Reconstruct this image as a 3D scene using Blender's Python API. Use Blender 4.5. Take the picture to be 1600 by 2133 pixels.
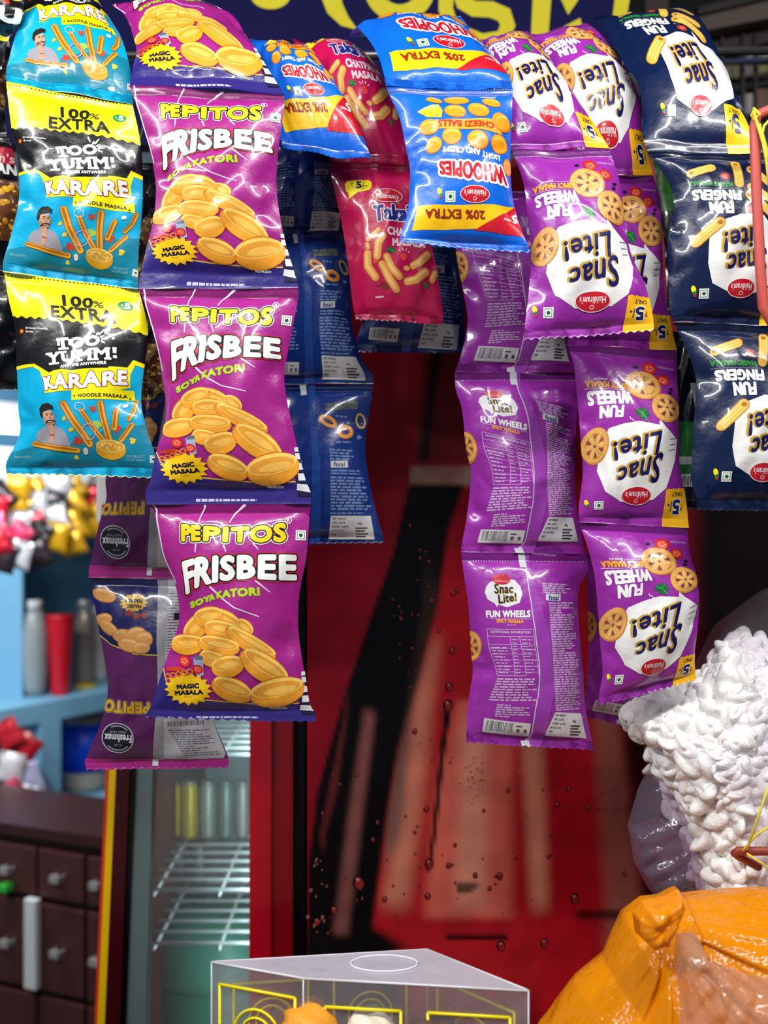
import bpy, math, random
import numpy as np
from mathutils import Vector, geometry

for _o in list(bpy.data.objects): bpy.data.objects.remove(_o)
SC = bpy.context.scene
COL = SC.collection

# ------------------------------------------------------------------ camera, light, exposure
F, CX, CY, H = 2198.0, 800.0, 1066.5, 1.45          # focal length in pixels of the 1600x2133 frame, eye height
cam = bpy.data.cameras.new('camera'); camo = bpy.data.objects.new('camera', cam); COL.objects.link(camo)
camo.location = (0, 0, H); camo.rotation_euler = (math.pi/2, 0, 0)
cam.sensor_fit = 'HORIZONTAL'; cam.sensor_width = 36; cam.lens = 36*F/1600
cam.dof.use_dof = True; cam.dof.focus_distance = 0.815; cam.dof.aperture_fstop = 6.3
cam.clip_start = 0.02
SC.camera = camo
SC.view_settings.view_transform = 'Standard'; SC.view_settings.look = 'None'
SC.view_settings.gamma = 1; SC.view_settings.use_curve_mapping = False
SC.view_settings.exposure = 0.0

w = bpy.data.worlds.new('World'); SC.world = w; w.use_nodes = True
w.node_tree.nodes['Background'].inputs[0].default_value = (0.80, 0.88, 1.0, 1)
w.node_tree.nodes['Background'].inputs[1].default_value = 0.20

def area(name, loc, target, sx, sy, power, col=(1, 1, 1)):
    l = bpy.data.lights.new(name, 'AREA'); l.shape = 'RECTANGLE'; l.size = sx; l.size_y = sy; l.energy = power; l.color = col
    o = bpy.data.objects.new(name, l); COL.objects.link(o); o.location = loc
    o.rotation_euler = (Vector(target)-Vector(loc)).to_track_quat('-Z', 'Y').to_euler()
    return o
area('tube_light_front', (-0.72, 0.30, H+0.66), (0.0, 0.82, H+0.05), 1.2, 0.03, 11.5, (1, 0.98, 0.95))
area('tube_light_street', (0.35, 0.12, H+0.88), (0.15, 0.85, H-.1), 1.2, 0.03, 15.5, (1, 0.98, 0.96))
area('tube_light_alcove', (-0.95, 1.75, H+0.35), (-0.85, 2.6, H-0.3), 0.9, 0.06, 16, (0.93, 0.98, 1.0))

# ------------------------------------------------------------------ helpers
def px(x, y, d): return np.array([(x-CX)/F*d, d, H-(y-CY)/F*d])
def lin(c):
    c = np.asarray(c, float)/255.0
    return tuple(np.where(c <= 0.04045, c/12.92, ((c+0.055)/1.055)**2.4))
_m = {}
def mat(c, rough=0.5, metal=0.0, bump=0.0, bscale=60.0, trans=0.0, alpha=1.0, coat=0.0, emit=0.0, vary=0.0, spec=0.5, name='surface', ior=1.45, wave=None):
    k = (tuple(c), rough, metal, bump, bscale, trans, alpha, coat, emit, vary, spec, name, ior)
    if k in _m: return _m[k]
    m = bpy.data.materials.new(name); m.use_nodes = True
    nt = m.node_tree; b = nt.nodes['Principled BSDF']
    r, g, bl = lin(c); I = b.inputs
    I['Base Color'].default_value = (r, g, bl, 1); I['Roughness'].default_value = rough; I['Metallic'].default_value = metal
    I['Transmission Weight'].default_value = trans; I['Alpha'].default_value = alpha; I['Coat Weight'].default_value = coat
    I['Coat Roughness'].default_value = 0.08; I['Specular IOR Level'].default_value = spec; I['IOR'].default_value = ior
    if emit: I['Emission Color'].default_value = (r, g, bl, 1); I['Emission Strength'].default_value = emit
    tc = nt.nodes.new('ShaderNodeTexCoord')
    if bump:
        n = nt.nodes.new('ShaderNodeTexNoise'); n.inputs['Scale'].default_value = bscale; n.inputs['Detail'].default_value = 4
        bp = nt.nodes.new('ShaderNodeBump'); bp.inputs['Strength'].default_value = bump; bp.inputs['Distance'].default_value = 0.004
        nt.links.new(tc.outputs['Object'], n.inputs['Vector']); nt.links.new(n.outputs['Fac'], bp.inputs['Height'])
        nt.links.new(bp.outputs['Normal'], I['Normal'])
    if vary:
        n2 = nt.nodes.new('ShaderNodeTexNoise'); n2.inputs['Scale'].default_value = 9; n2.inputs['Detail'].default_value = 6
        mx = nt.nodes.new('ShaderNodeMix'); mx.data_type = 'RGBA'
        mx.inputs[6].default_value = (r*(1-vary), g*(1-vary), bl*(1-vary), 1); mx.inputs[7].default_value = (min(1, r*(1+vary)), min(1, g*(1+vary)), min(1, bl*(1+vary)), 1)
        nt.links.new(tc.outputs['Object'], n2.inputs['Vector']); nt.links.new(n2.outputs['Fac'], mx.inputs[0]); nt.links.new(mx.outputs[2], I['Base Color'])
    _m[k] = m
    return m
def film(c): return mat(c, rough=0.30, bump=0.2, bscale=85, coat=0.55, name='printed_film')
def clear(tint=(255, 255, 255), body=0.10, back=0.5, rough=0.06, bump=0.5, bscale=40, name='clear_plastic', haze=(225, 225, 230)):
    """thin clear plastic: mostly see-through, a little white haze and a glossy skin"""
    k = ('clear', tuple(tint), body, back, rough, bump, bscale, name, tuple(haze))
    if k in _m: return _m[k]
    m = bpy.data.materials.new(name); m.use_nodes = True; nt = m.node_tree; nt.nodes.clear()
    out = nt.nodes.new('ShaderNodeOutputMaterial'); t = nt.nodes.new('ShaderNodeBsdfTransparent'); t.inputs[0].default_value = (*lin(tint), 1)
    d = nt.nodes.new('ShaderNodeBsdfDiffuse'); d.inputs[0].default_value = (*lin(haze), 1)
    tl = nt.nodes.new('ShaderNodeBsdfTranslucent'); tl.inputs[0].default_value = (*lin(haze), 1)
    ad = nt.nodes.new('ShaderNodeMixShader'); ad.inputs[0].default_value = back
    nt.links.new(d.outputs[0], ad.inputs[1]); nt.links.new(tl.outputs[0], ad.inputs[2])
    a = nt.nodes.new('ShaderNodeMixShader'); a.inputs[0].default_value = body
    g = nt.nodes.new('ShaderNodeBsdfGlossy'); g.inputs['Roughness'].default_value = rough
    lw = nt.nodes.new('ShaderNodeLayerWeight'); lw.inputs[0].default_value = .5; pw = nt.nodes.new('ShaderNodeMath'); pw.operation = 'POWER'; pw.inputs[1].default_value = 4; fr = nt.nodes.new('ShaderNodeMath'); fr.operation = 'MULTIPLY_ADD'; fr.inputs[1].default_value = .6; fr.inputs[2].default_value = .05
    mx = nt.nodes.new('ShaderNodeMixShader'); tc = nt.nodes.new('ShaderNodeTexCoord')
    n = nt.nodes.new('ShaderNodeTexNoise'); n.inputs['Scale'].default_value = bscale; n.inputs['Detail'].default_value = 3
    bp = nt.nodes.new('ShaderNodeBump'); bp.inputs['Strength'].default_value = bump; bp.inputs['Distance'].default_value = 0.006
    L = nt.links
    L.new(tc.outputs['Object'], n.inputs['Vector']); L.new(n.outputs['Fac'], bp.inputs['Height'])
    L.new(bp.outputs[0], g.inputs['Normal']); L.new(bp.outputs[0], lw.inputs['Normal']); L.new(lw.outputs['Facing'], pw.inputs[0]); L.new(pw.outputs[0], fr.inputs[0])
    L.new(t.outputs[0], a.inputs[1]); L.new(ad.outputs[0], a.inputs[2]); L.new(fr.outputs[0], mx.inputs[0]); L.new(a.outputs[0], mx.inputs[1]); L.new(g.outputs[0], mx.inputs[2]); L.new(mx.outputs[0], out.inputs[0])
    _m[k] = m
    return m

def link(name, me, parent=None):
    o = bpy.data.objects.new(name, me); COL.objects.link(o)
    if parent: o.parent = parent
    return o
def tag(o, label=None, cat=None, group=None, kind=None):
    if label: o['label'] = label
    if cat: o['category'] = cat
    if group: o['group'] = group
    if kind: o['kind'] = kind
    return o
def empty(name, loc, label=None, cat=None, group=None):
    o = bpy.data.objects.new(name, None); COL.objects.link(o); o.location = loc; o.empty_display_size = 0.02
    return tag(o, label, cat, group)
def org(parent): return np.array(parent.location) if parent else np.zeros(3)
def mesh(name, verts, faces, mats, parent=None, mi=None, smooth=True, normals=None, origin=None):
    """one mesh object; verts in world space, stored relative to the parent's (or its own) base"""
    o0 = org(parent) if parent else (np.zeros(3) if origin is None else np.asarray(origin, float))
    V = np.asarray(verts, float)-o0
    me = bpy.data.meshes.new(name)
    if isinstance(faces, np.ndarray):
        n = len(faces); k = faces.shape[1]
        me.vertices.add(len(V)); me.vertices.foreach_set('co', V.ravel())
        me.loops.add(n*k); me.loops.foreach_set('vertex_index', faces.ravel().astype(np.int32))
        me.polygons.add(n); me.polygons.foreach_set('loop_start', np.arange(0, n*k, k, dtype=np.int32))
        me.update(calc_edges=True)
    else:
        me.from_pydata(V.tolist(), [], [list(f) for f in faces])
    for m in (mats if isinstance(mats, (list, tuple)) else [mats]): me.materials.append(m)
    if mi is not None: me.polygons.foreach_set('material_index', np.asarray(mi, np.int32))
    if smooth: me.polygons.foreach_set('use_smooth', np.ones(len(me.polygons), bool))
    me.update()
    if normals is not None: me.normals_split_custom_set_from_vertices(np.asarray(normals, float).tolist())
    o = link(name, me, parent)
    if not parent: o.location = tuple(o0)
    return o
class MB:
    """collects simple solids into one mesh"""
    def __init__(s): s.v = []; s.f = []
    def add(s, V, Fc):
        n = len(s.v); s.v += [tuple(p) for p in V]; s.f += [tuple(i+n for i in f) for f in Fc]; return s
    def hexa(s, P): return s.add(P, [(0, 1, 2, 3), (7, 6, 5, 4), (0, 4, 5, 1), (1, 5, 6, 2), (2, 6, 7, 3), (3, 7, 4, 0)])
    def box(s, x0, x1, y0, y1, z0, z1):
        return s.hexa([(x0, y0, z0), (x1, y0, z0), (x1, y0, z1), (x0, y0, z1), (x0, y1, z0), (x1, y1, z0), (x1, y1, z1), (x0, y1, z1)])
    def pbox(s, x0, y0, x1, y1, d, depth):
        """box whose front face fills the pixel rectangle at depth d"""
        a = px(x0, y1, d); b = px(x1, y0, d)
        return s.box(a[0], b[0], d, d+depth, a[2], b[2])
    def tube(s, pts, r, n=8, caps=True):
        pts = [np.asarray(p, float) for p in pts]; rs = r if isinstance(r, (list, tuple)) else [r]*len(pts); rings = []
        up = None
        for i, p in enumerate(pts):
            t = pts[min(i+1, len(pts)-1)]-pts[max(i-1, 0)]; t = t/np.linalg.norm(t)
            if up is None: up = np.cross(t, (0, 0, 1) if abs(t[2]) < 0.9 else (1, 0, 0))
            a = up-t*np.dot(up, t); a /= np.linalg.norm(a); up = a; b = np.cross(t, a)
            rings.append([p+rs[i]*(math.cos(q)*a+math.sin(q)*b) for q in np.linspace(0, 2*math.pi, n, endpoint=False)])
        base = len(s.v); V = [q for R in rings for q in R]; Fc = []
        for i in range(len(pts)-1):
            for j in range(n): Fc.append((i*n+j, i*n+(j+1) % n, (i+1)*n+(j+1) % n, (i+1)*n+j))
        if caps: Fc += [tuple(range(n))[::-1], tuple((len(pts)-1)*n+j for j in range(n))]
        return s.add(V, Fc)
    def lathe(s, c, prof, n=20, sy=1.0):
        V = []; Fc = []
        for r, z in prof:
            for q in np.linspace(0, 2*math.pi, n, endpoint=False): V.append((c[0]+r*math.cos(q), c[1]+sy*r*math.sin(q), c[2]+z))
        for i in range(len(prof)-1):
            for j in range(n): Fc.append((i*n+j, i*n+(j+1) % n, (i+1)*n+(j+1) % n, (i+1)*n+j))
        Fc += [tuple(range(n))[::-1], tuple((len(prof)-1)*n+j for j in range(n))]
        return s.add(V, Fc)
    def build(s, name, m, parent=None, smooth=False, origin=None, bevel=0):
        if parent is None and origin is None:
            a = np.array(s.v); origin = ((a[:, 0].min()+a[:, 0].max())/2, (a[:, 1].min()+a[:, 1].max())/2, a[:, 2].min())
        o = mesh(name, s.v, s.f, m, parent, smooth=smooth, origin=origin)
        if bevel:
            md = o.modifiers.new('bevel', 'BEVEL'); md.width = bevel; md.segments = 2
        return o

# ------------------------------------------------------------------ 2-D print: shapes collected as triangles
_glyph = {}
def glyphs(s):
    """triangles of a string in the built-in font, scaled to its own bounding box (0..1, 0..1)"""
    if s in _glyph: return _glyph[s]
    c = bpy.data.curves.new('txt', 'FONT'); c.body = s; c.resolution_u = 3; c.space_character = 1.08
    o = bpy.data.objects.new('txt', c); COL.objects.link(o)
    me = bpy.data.meshes.new_from_object(o); me.calc_loop_triangles()
    V = np.zeros(len(me.vertices)*3); me.vertices.foreach_get('co', V); V = V.reshape(-1, 3)[:, :2]
    T = np.zeros(len(me.loop_triangles)*3, np.int32); me.loop_triangles.foreach_get('vertices', T); T = T.reshape(-1, 3)
    bpy.data.objects.remove(o); bpy.data.curves.remove(c); bpy.data.meshes.remove(me)
    lo, hi = V.min(0), V.max(0); V = (V-lo)/(hi-lo)
    _glyph[s] = V[T]
    return _glyph[s]
def swell(T, r):
    """outline of a set of triangles grown by r: distance field, contour, fill"""
    N = len(T); key = np.round(T.reshape(-1, 2), 4); _, inv = np.unique(key, axis=0, return_inverse=True); E = inv.reshape(-1, 3)
    par = list(range(inv.max()+1))
    def find(x):
        while par[x] != x: par[x] = par[par[x]]; x = par[x]
        return x
    for f in E: a = find(f[0]); par[find(f[1])] = a; par[find(f[2])] = a
    comp = np.array([find(f[0]) for f in E]); lo = T.reshape(-1, 2).min(0); hi = T.reshape(-1, 2).max(0)
    h = max(min((hi-lo).min()/26, r*.8), (hi-lo).max()/420, (hi-lo).min()/60); pad = r+2.5*h; nx, ny = [int(v) for v in np.ceil((hi-lo+2*pad)/h)+1]
    Fd = np.full((ny, nx), 9e9)
    for cmp_ in np.unique(comp):
        t = T[comp == cmp_]; e = E[comp == cmp_]; cnt = {}
        for k, f in enumerate(e):
            for a, b in ((0, 1), (1, 2), (2, 0)): cnt.setdefault((min(f[a], f[b]), max(f[a], f[b])), []).append((k, a, b))
        seg = np.array([(t[v[0][0], v[0][1]], t[v[0][0], v[0][2]]) for v in cnt.values() if len(v) == 1])
        l_, h_ = t.reshape(-1, 2).min(0)-pad, t.reshape(-1, 2).max(0)+pad
        x0, y0 = np.maximum(np.floor((l_-lo+pad)/h).astype(int), 0); x1, y1 = np.minimum(np.ceil((h_-lo+pad)/h).astype(int)+1, [nx, ny])
        gx, gy = np.meshgrid(lo[0]-pad+h*np.arange(x0, x1), lo[1]-pad+h*np.arange(y0, y1)); Q = np.stack([gx.ravel(), gy.ravel()], -1)
        A, B = seg[:, 0], seg[:, 1]; d = B-A; L = np.maximum((d**2).sum(1), 1e-12)
        u = np.clip(((Q[:, None]-A[None])*d[None]).sum(-1)/L, 0, 1); dist = np.sqrt((((Q[:, None]-A[None])-u[..., None]*d[None])**2).sum(-1).min(1))
        ins = np.zeros(len(Q), bool)
        for a, b, c in t:
            def cr(p, q): return (q[0]-p[0])*(Q[:, 1]-p[1])-(q[1]-p[1])*(Q[:, 0]-p[0])
            s1, s2, s3 = cr(a, b), cr(b, c), cr(c, a); ins |= ((s1 >= 0) & (s2 >= 0) & (s3 >= 0)) | ((s1 <= 0) & (s2 <= 0) & (s3 <= 0))
        f = np.where(ins, -dist, dist).reshape(gx.shape); Fd[y0:y1, x0:x1] = np.minimum(Fd[y0:y1, x0:x1], f)
    Fd -= r; Fd[np.abs(Fd) < 1e-6] = 1e-6; nxt = {}
    b = Fd < 0; code = b[:-1, :-1]*1+b[:-1, 1:]*2+b[1:, 1:]*4+b[1:, :-1]*8
    def pt(e):
        y, x, v = e
        if v: t = Fd[y, x]/(Fd[y, x]-Fd[y+1, x]); return (x, y+t)
        t = Fd[y, x]/(Fd[y, x]-Fd[y, x+1]); return (x+t, y)
    TAB = {1: [(3, 0)], 2: [(0, 1)], 3: [(3, 1)], 4: [(1, 2)], 5: [(3, 0), (1, 2)], 6: [(0, 2)], 7: [(3, 2)], 8: [(2, 3)], 9: [(2, 0)], 10: [(0, 1), (2, 3)], 11: [(2, 1)], 12: [(1, 3)], 13: [(1, 0)], 14: [(0, 3)]}
    for y, x in zip(*np.nonzero((code > 0) & (code < 15))):
        ed = ((y, x, 0), (y, x+1, 1), (y+1, x, 0), (y, x, 1))
        for p, q in TAB[int(code[y, x])]: nxt[ed[p]] = ed[q]
    loops = []
    while nxt:
        st, cur = nxt.popitem(); L = [st]
        while cur != st and cur in nxt: L.append(cur); cur = nxt.pop(cur)
        P = np.array([pt(e) for e in L])
        if len(P) < 4: continue
        k = np.zeros(len(P), bool); far = int(np.argmax(((P-P[0])**2).sum(1))); stack = [(0, far), (far, len(P))]; k[0] = k[far] = True; PP = np.r_[P, P[:1]]
        while stack:
            i, j = stack.pop()
            if j-i < 2: continue
            d = PP[j]-PP[i]; n = np.hypot(*d); q = PP[i+1:j]-PP[i]
            dd = np.abs(q[:, 0]*d[1]-q[:, 1]*d[0])/n if n > 1e-9 else np.hypot(*q.T)
            m = int(dd.argmax())
            if dd[m] > .16: k[i+1+m] = True; stack += [(i, i+1+m), (i+1+m, j)]
        P = P[k]
        if len(P) >= 3: loops.append(lo-pad+P*h)
    if not loops: return np.zeros((0, 3, 2))
    A = np.concatenate(loops); ed = []; k = 0
    for L in loops: ed += [(k+i, k+(i+1) % len(L)) for i in range(len(L))]; k += len(L)
    V_, _, T_, *_r = geometry.delaunay_2d_cdt([Vector((float(x), float(y))) for x, y in A], ed, [], 0, h*.01)
    A = np.array([(v.x, v.y) for v in V_]); t = A[np.array([f for f in T_ if len(f) == 3])]; g = (t.mean(1)-lo+pad)/h
    x, y = np.clip(g[:, 0], 0, nx-1.001), np.clip(g[:, 1], 0, ny-1.001); i, j = x.astype(int), y.astype(int); fx, fy = x-i, y-j
    val = Fd[j, i]*(1-fx)*(1-fy)+Fd[j, i+1]*fx*(1-fy)+Fd[j+1, i]*(1-fx)*fy+Fd[j+1, i+1]*fx*fy
    return t[val < 0]
def along(P, s):
    P = np.asarray(P, float); t = np.linspace(0, 1, len(P))
    return np.stack([np.interp(s, t, P[:, 0]), np.interp(s, t, P[:, 1])], -1)
class Art:
    def __init__(a): a.items = []; a.k = 0; a.sc, a.ox, a.oy = 1., 0., 0.
    def crop(a, sc, ox, oy): a.sc, a.ox, a.oy = sc, ox, oy; return a
    def put(a, part, c, z, T):
        T = np.asarray(T, float)
        if len(T): a.k = (a.k+1) % 7; a.items.append((part, tuple(c), z+.03*a.k, T/a.sc+np.array([a.ox, a.oy])))
    def poly(a, part, c, z, P):
        P = [tuple(map(float, p)) for p in P]
        A = np.array(P); g = 13*a.sc
        if (np.ptp(A, 0) > 3*g).all():                                    # large panels: even triangles instead of long slivers
            X, Y = np.meshgrid(np.arange(A[:, 0].min()+g*.5, A[:, 0].max(), g), np.arange(A[:, 1].min()+g*.5, A[:, 1].max(), g)); Q = np.c_[X.ravel(), Y.ravel()]; B = np.roll(A, -1, 0)
            def inside(Q):
                c = (A[None, :, 1] > Q[:, None, 1]) != (B[None, :, 1] > Q[:, None, 1]); d = B[:, 1]-A[:, 1]
                return (c & (Q[:, None, 0] < A[:, 0]+(Q[:, None, 1]-A[:, 1])*(B[:, 0]-A[:, 0])/np.where(d == 0, 1, d))).sum(1) % 2 == 1
            Q = Q[inside(Q)]; n = len(A)
            V_, _, T_, *_r = geometry.delaunay_2d_cdt([Vector(p) for p in np.r_[A, Q].tolist()], [(i, (i+1) % n) for i in range(n)], [], 0, 1e-4)
            V_ = np.array([(v.x, v.y) for v in V_]); t = V_[np.array([f for f in T_ if len(f) == 3])]; a.put(part, c, z, t[inside(t.mean(1))]); return
        t = geometry.tessellate_polygon([[Vector((x, y, 0)) for x, y in P]])
        a.put(part, c, z, A[np.array(t)])
    def ell(a, part, c, z, cx, cy, rx, ry, rot=0, n=16):
        q = np.linspace(0, 2*math.pi, n, endpoint=False); r = math.radians(rot)
        X, Y = rx*np.cos(q), ry*np.sin(q); P = np.stack([cx+X*math.cos(r)-Y*math.sin(r), cy+X*math.sin(r)+Y*math.cos(r)], -1)
        a.put(part, c, z, [(P[0], P[i], P[i+1]) for i in range(1, n-1)])
    def ring(a, part, c, z, cx, cy, rx, ry, wd, rot=0, n=24):
        q = np.linspace(0, 2*math.pi, n+1); r = math.radians(rot); T = []
        def p(k, t): X, Y = k[0]*math.cos(t), k[1]*math.sin(t); return (cx+X*math.cos(r)-Y*math.sin(r), cy+X*math.sin(r)+Y*math.cos(r))
        o, i = (rx, ry), (rx-wd, ry-wd)
        for k in range(n): T += [(p(o, q[k]), p(o, q[k+1]), p(i, q[k])), (p(i, q[k]), p(o, q[k+1]), p(i, q[k+1]))]
        a.put(part, c, z, T)
    def line(a, part, c, z, P, wd, cap=True):
        P = np.asarray(P, float); T = []
        r = np.interp(np.linspace(0, 1, len(P)), np.linspace(0, 1, np.size(wd)), np.atleast_1d(wd))/2
        D = np.diff(P, axis=0); D /= np.maximum(np.hypot(*D.T), 1e-6)[:, None]; N = np.stack([-D[:, 1], D[:, 0]], -1)
        M = np.concatenate([N[:1], (N[:-1]+N[1:])/2, N[-1:]]); M /= np.maximum((M**2).sum(1), .35)[:, None]
        A, B = P+M*r[:, None], P-M*r[:, None]
        for k in range(len(P)-1): T += [(A[k], B[k], B[k+1]), (A[k], B[k+1], A[k+1])]
        if cap:
            for e, s_ in ((0, 1), (len(P)-1, -1)):
                q0 = math.atan2(*(M[e]*s_)[::-1]); Q = [P[e]+r[e]*np.array([math.cos(q0+t), math.sin(q0+t)]) for t in np.linspace(0, math.pi, 7)]
                T += [(Q[0], Q[i], Q[i+1]) for i in range(1, 6)]
        a.put(part, c, z, T)
    def rect(a, part, c, z, cx, cy, wd, ht, rot=0):
        r = math.radians(rot); u = np.array([math.cos(r), math.sin(r)])*wd/2; v = np.array([-math.sin(r), math.cos(r)])*ht/2; p = np.array([cx, cy], float)
        a.poly(part, c, z, [p-u-v, p+u-v, p+u+v, p-u+v])
    def text(a, part, c, z, s, top, bot, grow=0., n=0):
        G = glyphs(s); S, Tt = G[..., 0], G[..., 1]
        P = along(bot, S)*(1-Tt)[..., None]+along(top, S)*Tt[..., None]
        if grow: P = swell(P, grow*.68)
        a.put(part, c, z, P)
    def dashes(a, part, c, z, TL, TR, BL, BR, rows, hgt, seed=1, fill=0.9, words=6):
        """lines of print too small to read: rows of word-long bars inside a quad"""
        R = random.Random(seed); TL, TR, BL, BR = [np.array(p, float) for p in (TL, TR, BL, BR)]; T = []
        for r in range(rows):
            v = (r+0.5)/rows; A = TL+(BL-TL)*v; B = TR+(BR-TR)*v; u = 0.; end = R.uniform(fill*0.8, 1.0) if R.random() < .8 else R.uniform(.4, .7)
            dn = np.array([0, hgt/2])
            while u < end:
                wl = R.uniform(0.5, 1.6)/words; e = min(u+wl, end); p, q = A+(B-A)*u, A+(B-A)*e
                T += [(p-dn, q-dn, q+dn), (p-dn, q+dn, p+dn)]; u = e+0.22/words
        a.put(part, c, z, T)
    def blob(a, part, c, z, cx, cy, r, k=0.35, n=14, seed=0, sy=1.):
        R = random.Random(seed); P = []
        for i in range(n):
            q = 2*math.pi*i/n; rr = r*(1+R.uniform(-k, k)); P.append((cx+rr*math.cos(q), cy+sy*rr*math.sin(q)))
        a.poly(part, c, z, P)
    def star(a, part, c, z, cx, cy, rx, ry, n=18, k=0.8, rot=0):
        P = []
        for i in range(2*n):
            q = math.pi*i/n+rot; f = 1 if i % 2 == 0 else k; P.append((cx+rx*f*math.cos(q), cy+ry*f*math.sin(q)))
        a.poly(part, c, z, P)

# ------------------------------------------------------------------ pouch surfaces
NU, NS, NB = 33, 4, 44
NV = NB+2*NS
def hermite(t, Y, x):
    t = np.asarray(t, float); Y = np.asarray(Y, float); n = len(t); M = np.zeros_like(Y)
    for i in range(n):
        a, b = max(i-1, 0), min(i+1, n-1); M[i] = (Y[b]-Y[a])/(t[b]-t[a])
    x = np.clip(x, t[0], t[-1]); k = np.clip(np.searchsorted(t, x, side='right')-1, 0, n-2); h = t[k+1]-t[k]; s = ((x-t[k])/h)[:, None]; h = h[:, None]
    return Y[k]*(1+2*s)*(1-s)**2+M[k]*h*s*(1-s)**2+Y[k+1]*s*s*(3-2*s)+M[k+1]*h*s*s*(s-1)
class Pouch:
    """rows: (xl, yl, xr, yr[, depth]) from the top seal to the bottom seal, in reference pixels at the pouch's own distance"""
    def __init__(p, rows, d0, d1=None, v=None, seal=0.045, T=0.017, Tb=0.010, seed=0, wrink=1.0, free=False, ztop=False, sealb=None):
        d1 = d0 if d1 is None else d1
        R = np.array([r[:4] for r in rows], float)
        mid = (R[:, :2]+R[:, 2:])/2; s = np.r_[0, np.cumsum(np.hypot(*np.diff(mid, axis=0).T))]; s /= s[-1]
        p.t = s if v is None else np.asarray(v, float)
        D = np.array([r[4] if len(r) > 4 else d0+(d1-d0)*s[i] for i, r in enumerate(rows)], float)
        p.R = np.c_[R, D]
        sealb = seal if sealb is None else sealb
        p.vg = np.r_[np.linspace(0, seal, NS+1)[:-1], np.linspace(seal, 1-sealb, NB+1)[:-1], np.linspace(1-sealb, 1, NS+1)]
        p.ug = np.linspace(0, 1, NU+1)
        E = hermite(p.t, p.R, p.vg)                                       # per row: xl yl xr yr d
        U = p.ug[None, :, None]
        xy = E[:, None, 0:2]*(1-U)+E[:, None, 2:4]*U; d = np.repeat(E[:, 4:5], NU+1, 1)
        P = np.stack([(xy[..., 0]-CX)/F*d, d, H-(xy[..., 1]-CY)/F*d], -1)
        u, vv = np.meshgrid(p.ug, p.vg); vb = np.clip((vv-seal)/(1-seal-sealb), 0, 1)
        rng = np.random.RandomState(seed)
        eu = np.clip(1-np.abs(2*u-1)**2.3, 0, 1)**0.8; ev = np.sin(math.pi*vb)**0.6
        env = eu*ev
        # pleats running in from the two seals, side dents, long soft buckles
        wv = np.zeros_like(u); inb = np.sin(math.pi*vb)**0.25*np.clip(eu*2.2, 0, 1)
        for end in (0, 1):
            q = vb if end == 0 else 1-vb
            for _ in range(9):
                c, wd, ln, am = rng.uniform(.06, .94), rng.uniform(.018, .05), rng.uniform(.07, .26), rng.uniform(-1, .7)*0.0021
                sl = rng.uniform(-.25, .25); a = np.abs(u-c-sl*q)/wd
                wv += am*np.clip(1-a, 0, 1)*np.exp(-(q/ln)**2)*np.clip(q*30, 0, 1)
        for side in (0, 1):
            q = u if side == 0 else 1-u
            for _ in range(4):
                c, wd, ln, am = rng.uniform(.15, .85), rng.uniform(.04, .11), rng.uniform(.10, .30), rng.uniform(.5, 1.)*0.0052
                sl = rng.uniform(-.5, .5); a = np.abs(vb-c-sl*q)/wd
                wv -= am*np.clip(1-a, 0, 1)*np.clip(1-q/ln, 0, 1)
        for _ in range(5):
            a0, off, wd, am = rng.uniform(0, math.pi), rng.uniform(-.4, .4), rng.uniform(.03, .09), rng.uniform(-.9, 1)*0.0013
            s_ = (u-.5)*math.cos(a0)+(vb-.5)*1.4*math.sin(a0)-off; t_ = -(u-.5)*math.sin(a0)+(vb-.5)*1.4*math.cos(a0)
            wv += am*np.clip(1-np.abs(s_)/wd, 0, 1)*np.exp(-((t_-rng.uniform(-.3, .3))/.3)**2)
        for _ in range(6):
            kx, ky, ph = rng.uniform(2, 9), rng.uniform(2, 9), rng.uniform(0, 7)
            wv += 0.00035*np.sin(kx*u*3+ky*vb*3+ph)
        for k_, am in ((5, .0011), (9, .0009), (16, .0005)):
            for _ in range(3):
                q, ph = rng.uniform(0, math.pi), rng.uniform(0, 7); wx = .35*np.sin(5*u+ph)+.3*np.sin(7*vb+2*ph)
                rg = np.abs(np.sin(k_*.5*(u*math.cos(q)+1.4*vb*math.sin(q))+wx*rng.uniform(.6, 1.6)+ph)); wv += am*rng.uniform(-.6, 1)*(rg-.6)
        wv *= inb*wrink
        sh = 0.0016*np.sin(u*rng.uniform(4, 8)+rng.uniform(0, 6))+0.0009*np.sin(u*rng.uniform(11, 17)+rng.uniform(0, 6))     # the sheet itself ripples at the seals
        rib = np.where((vv < seal) | (vv > 1-sealb), 0.0003*np.where(np.arange(NV+1)[:, None] % 2 == 0, 1, -1), 0)
        sh = sh*(1-0.7*ev)*wrink+rib
        N = p.normals(P)
        if free:
            N0 = P[-1]-P[-2]; P[-1] += N0/np.linalg.norm(N0, axis=1)[:, None]*0.0007*np.where(np.arange(NU+1)[:, None] % 2 == 0, 1, -1)
        p.front = P+N*(sh+T*env+wv)[..., None]; p.back = P+N*(sh-Tb*env)[..., None]
        p.fn = p.normals(p.front)
        p.base = P[-1].mean(0)
    @staticmethod
    def normals(P):
        gu = np.gradient(P, axis=1); gv = np.gradient(P, axis=0); n = np.cross(gu, gv)
        n /= np.maximum(np.linalg.norm(n, axis=-1, keepdims=True), 1e-12)
        return n if n[..., 1].mean() < 0 else -n
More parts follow.
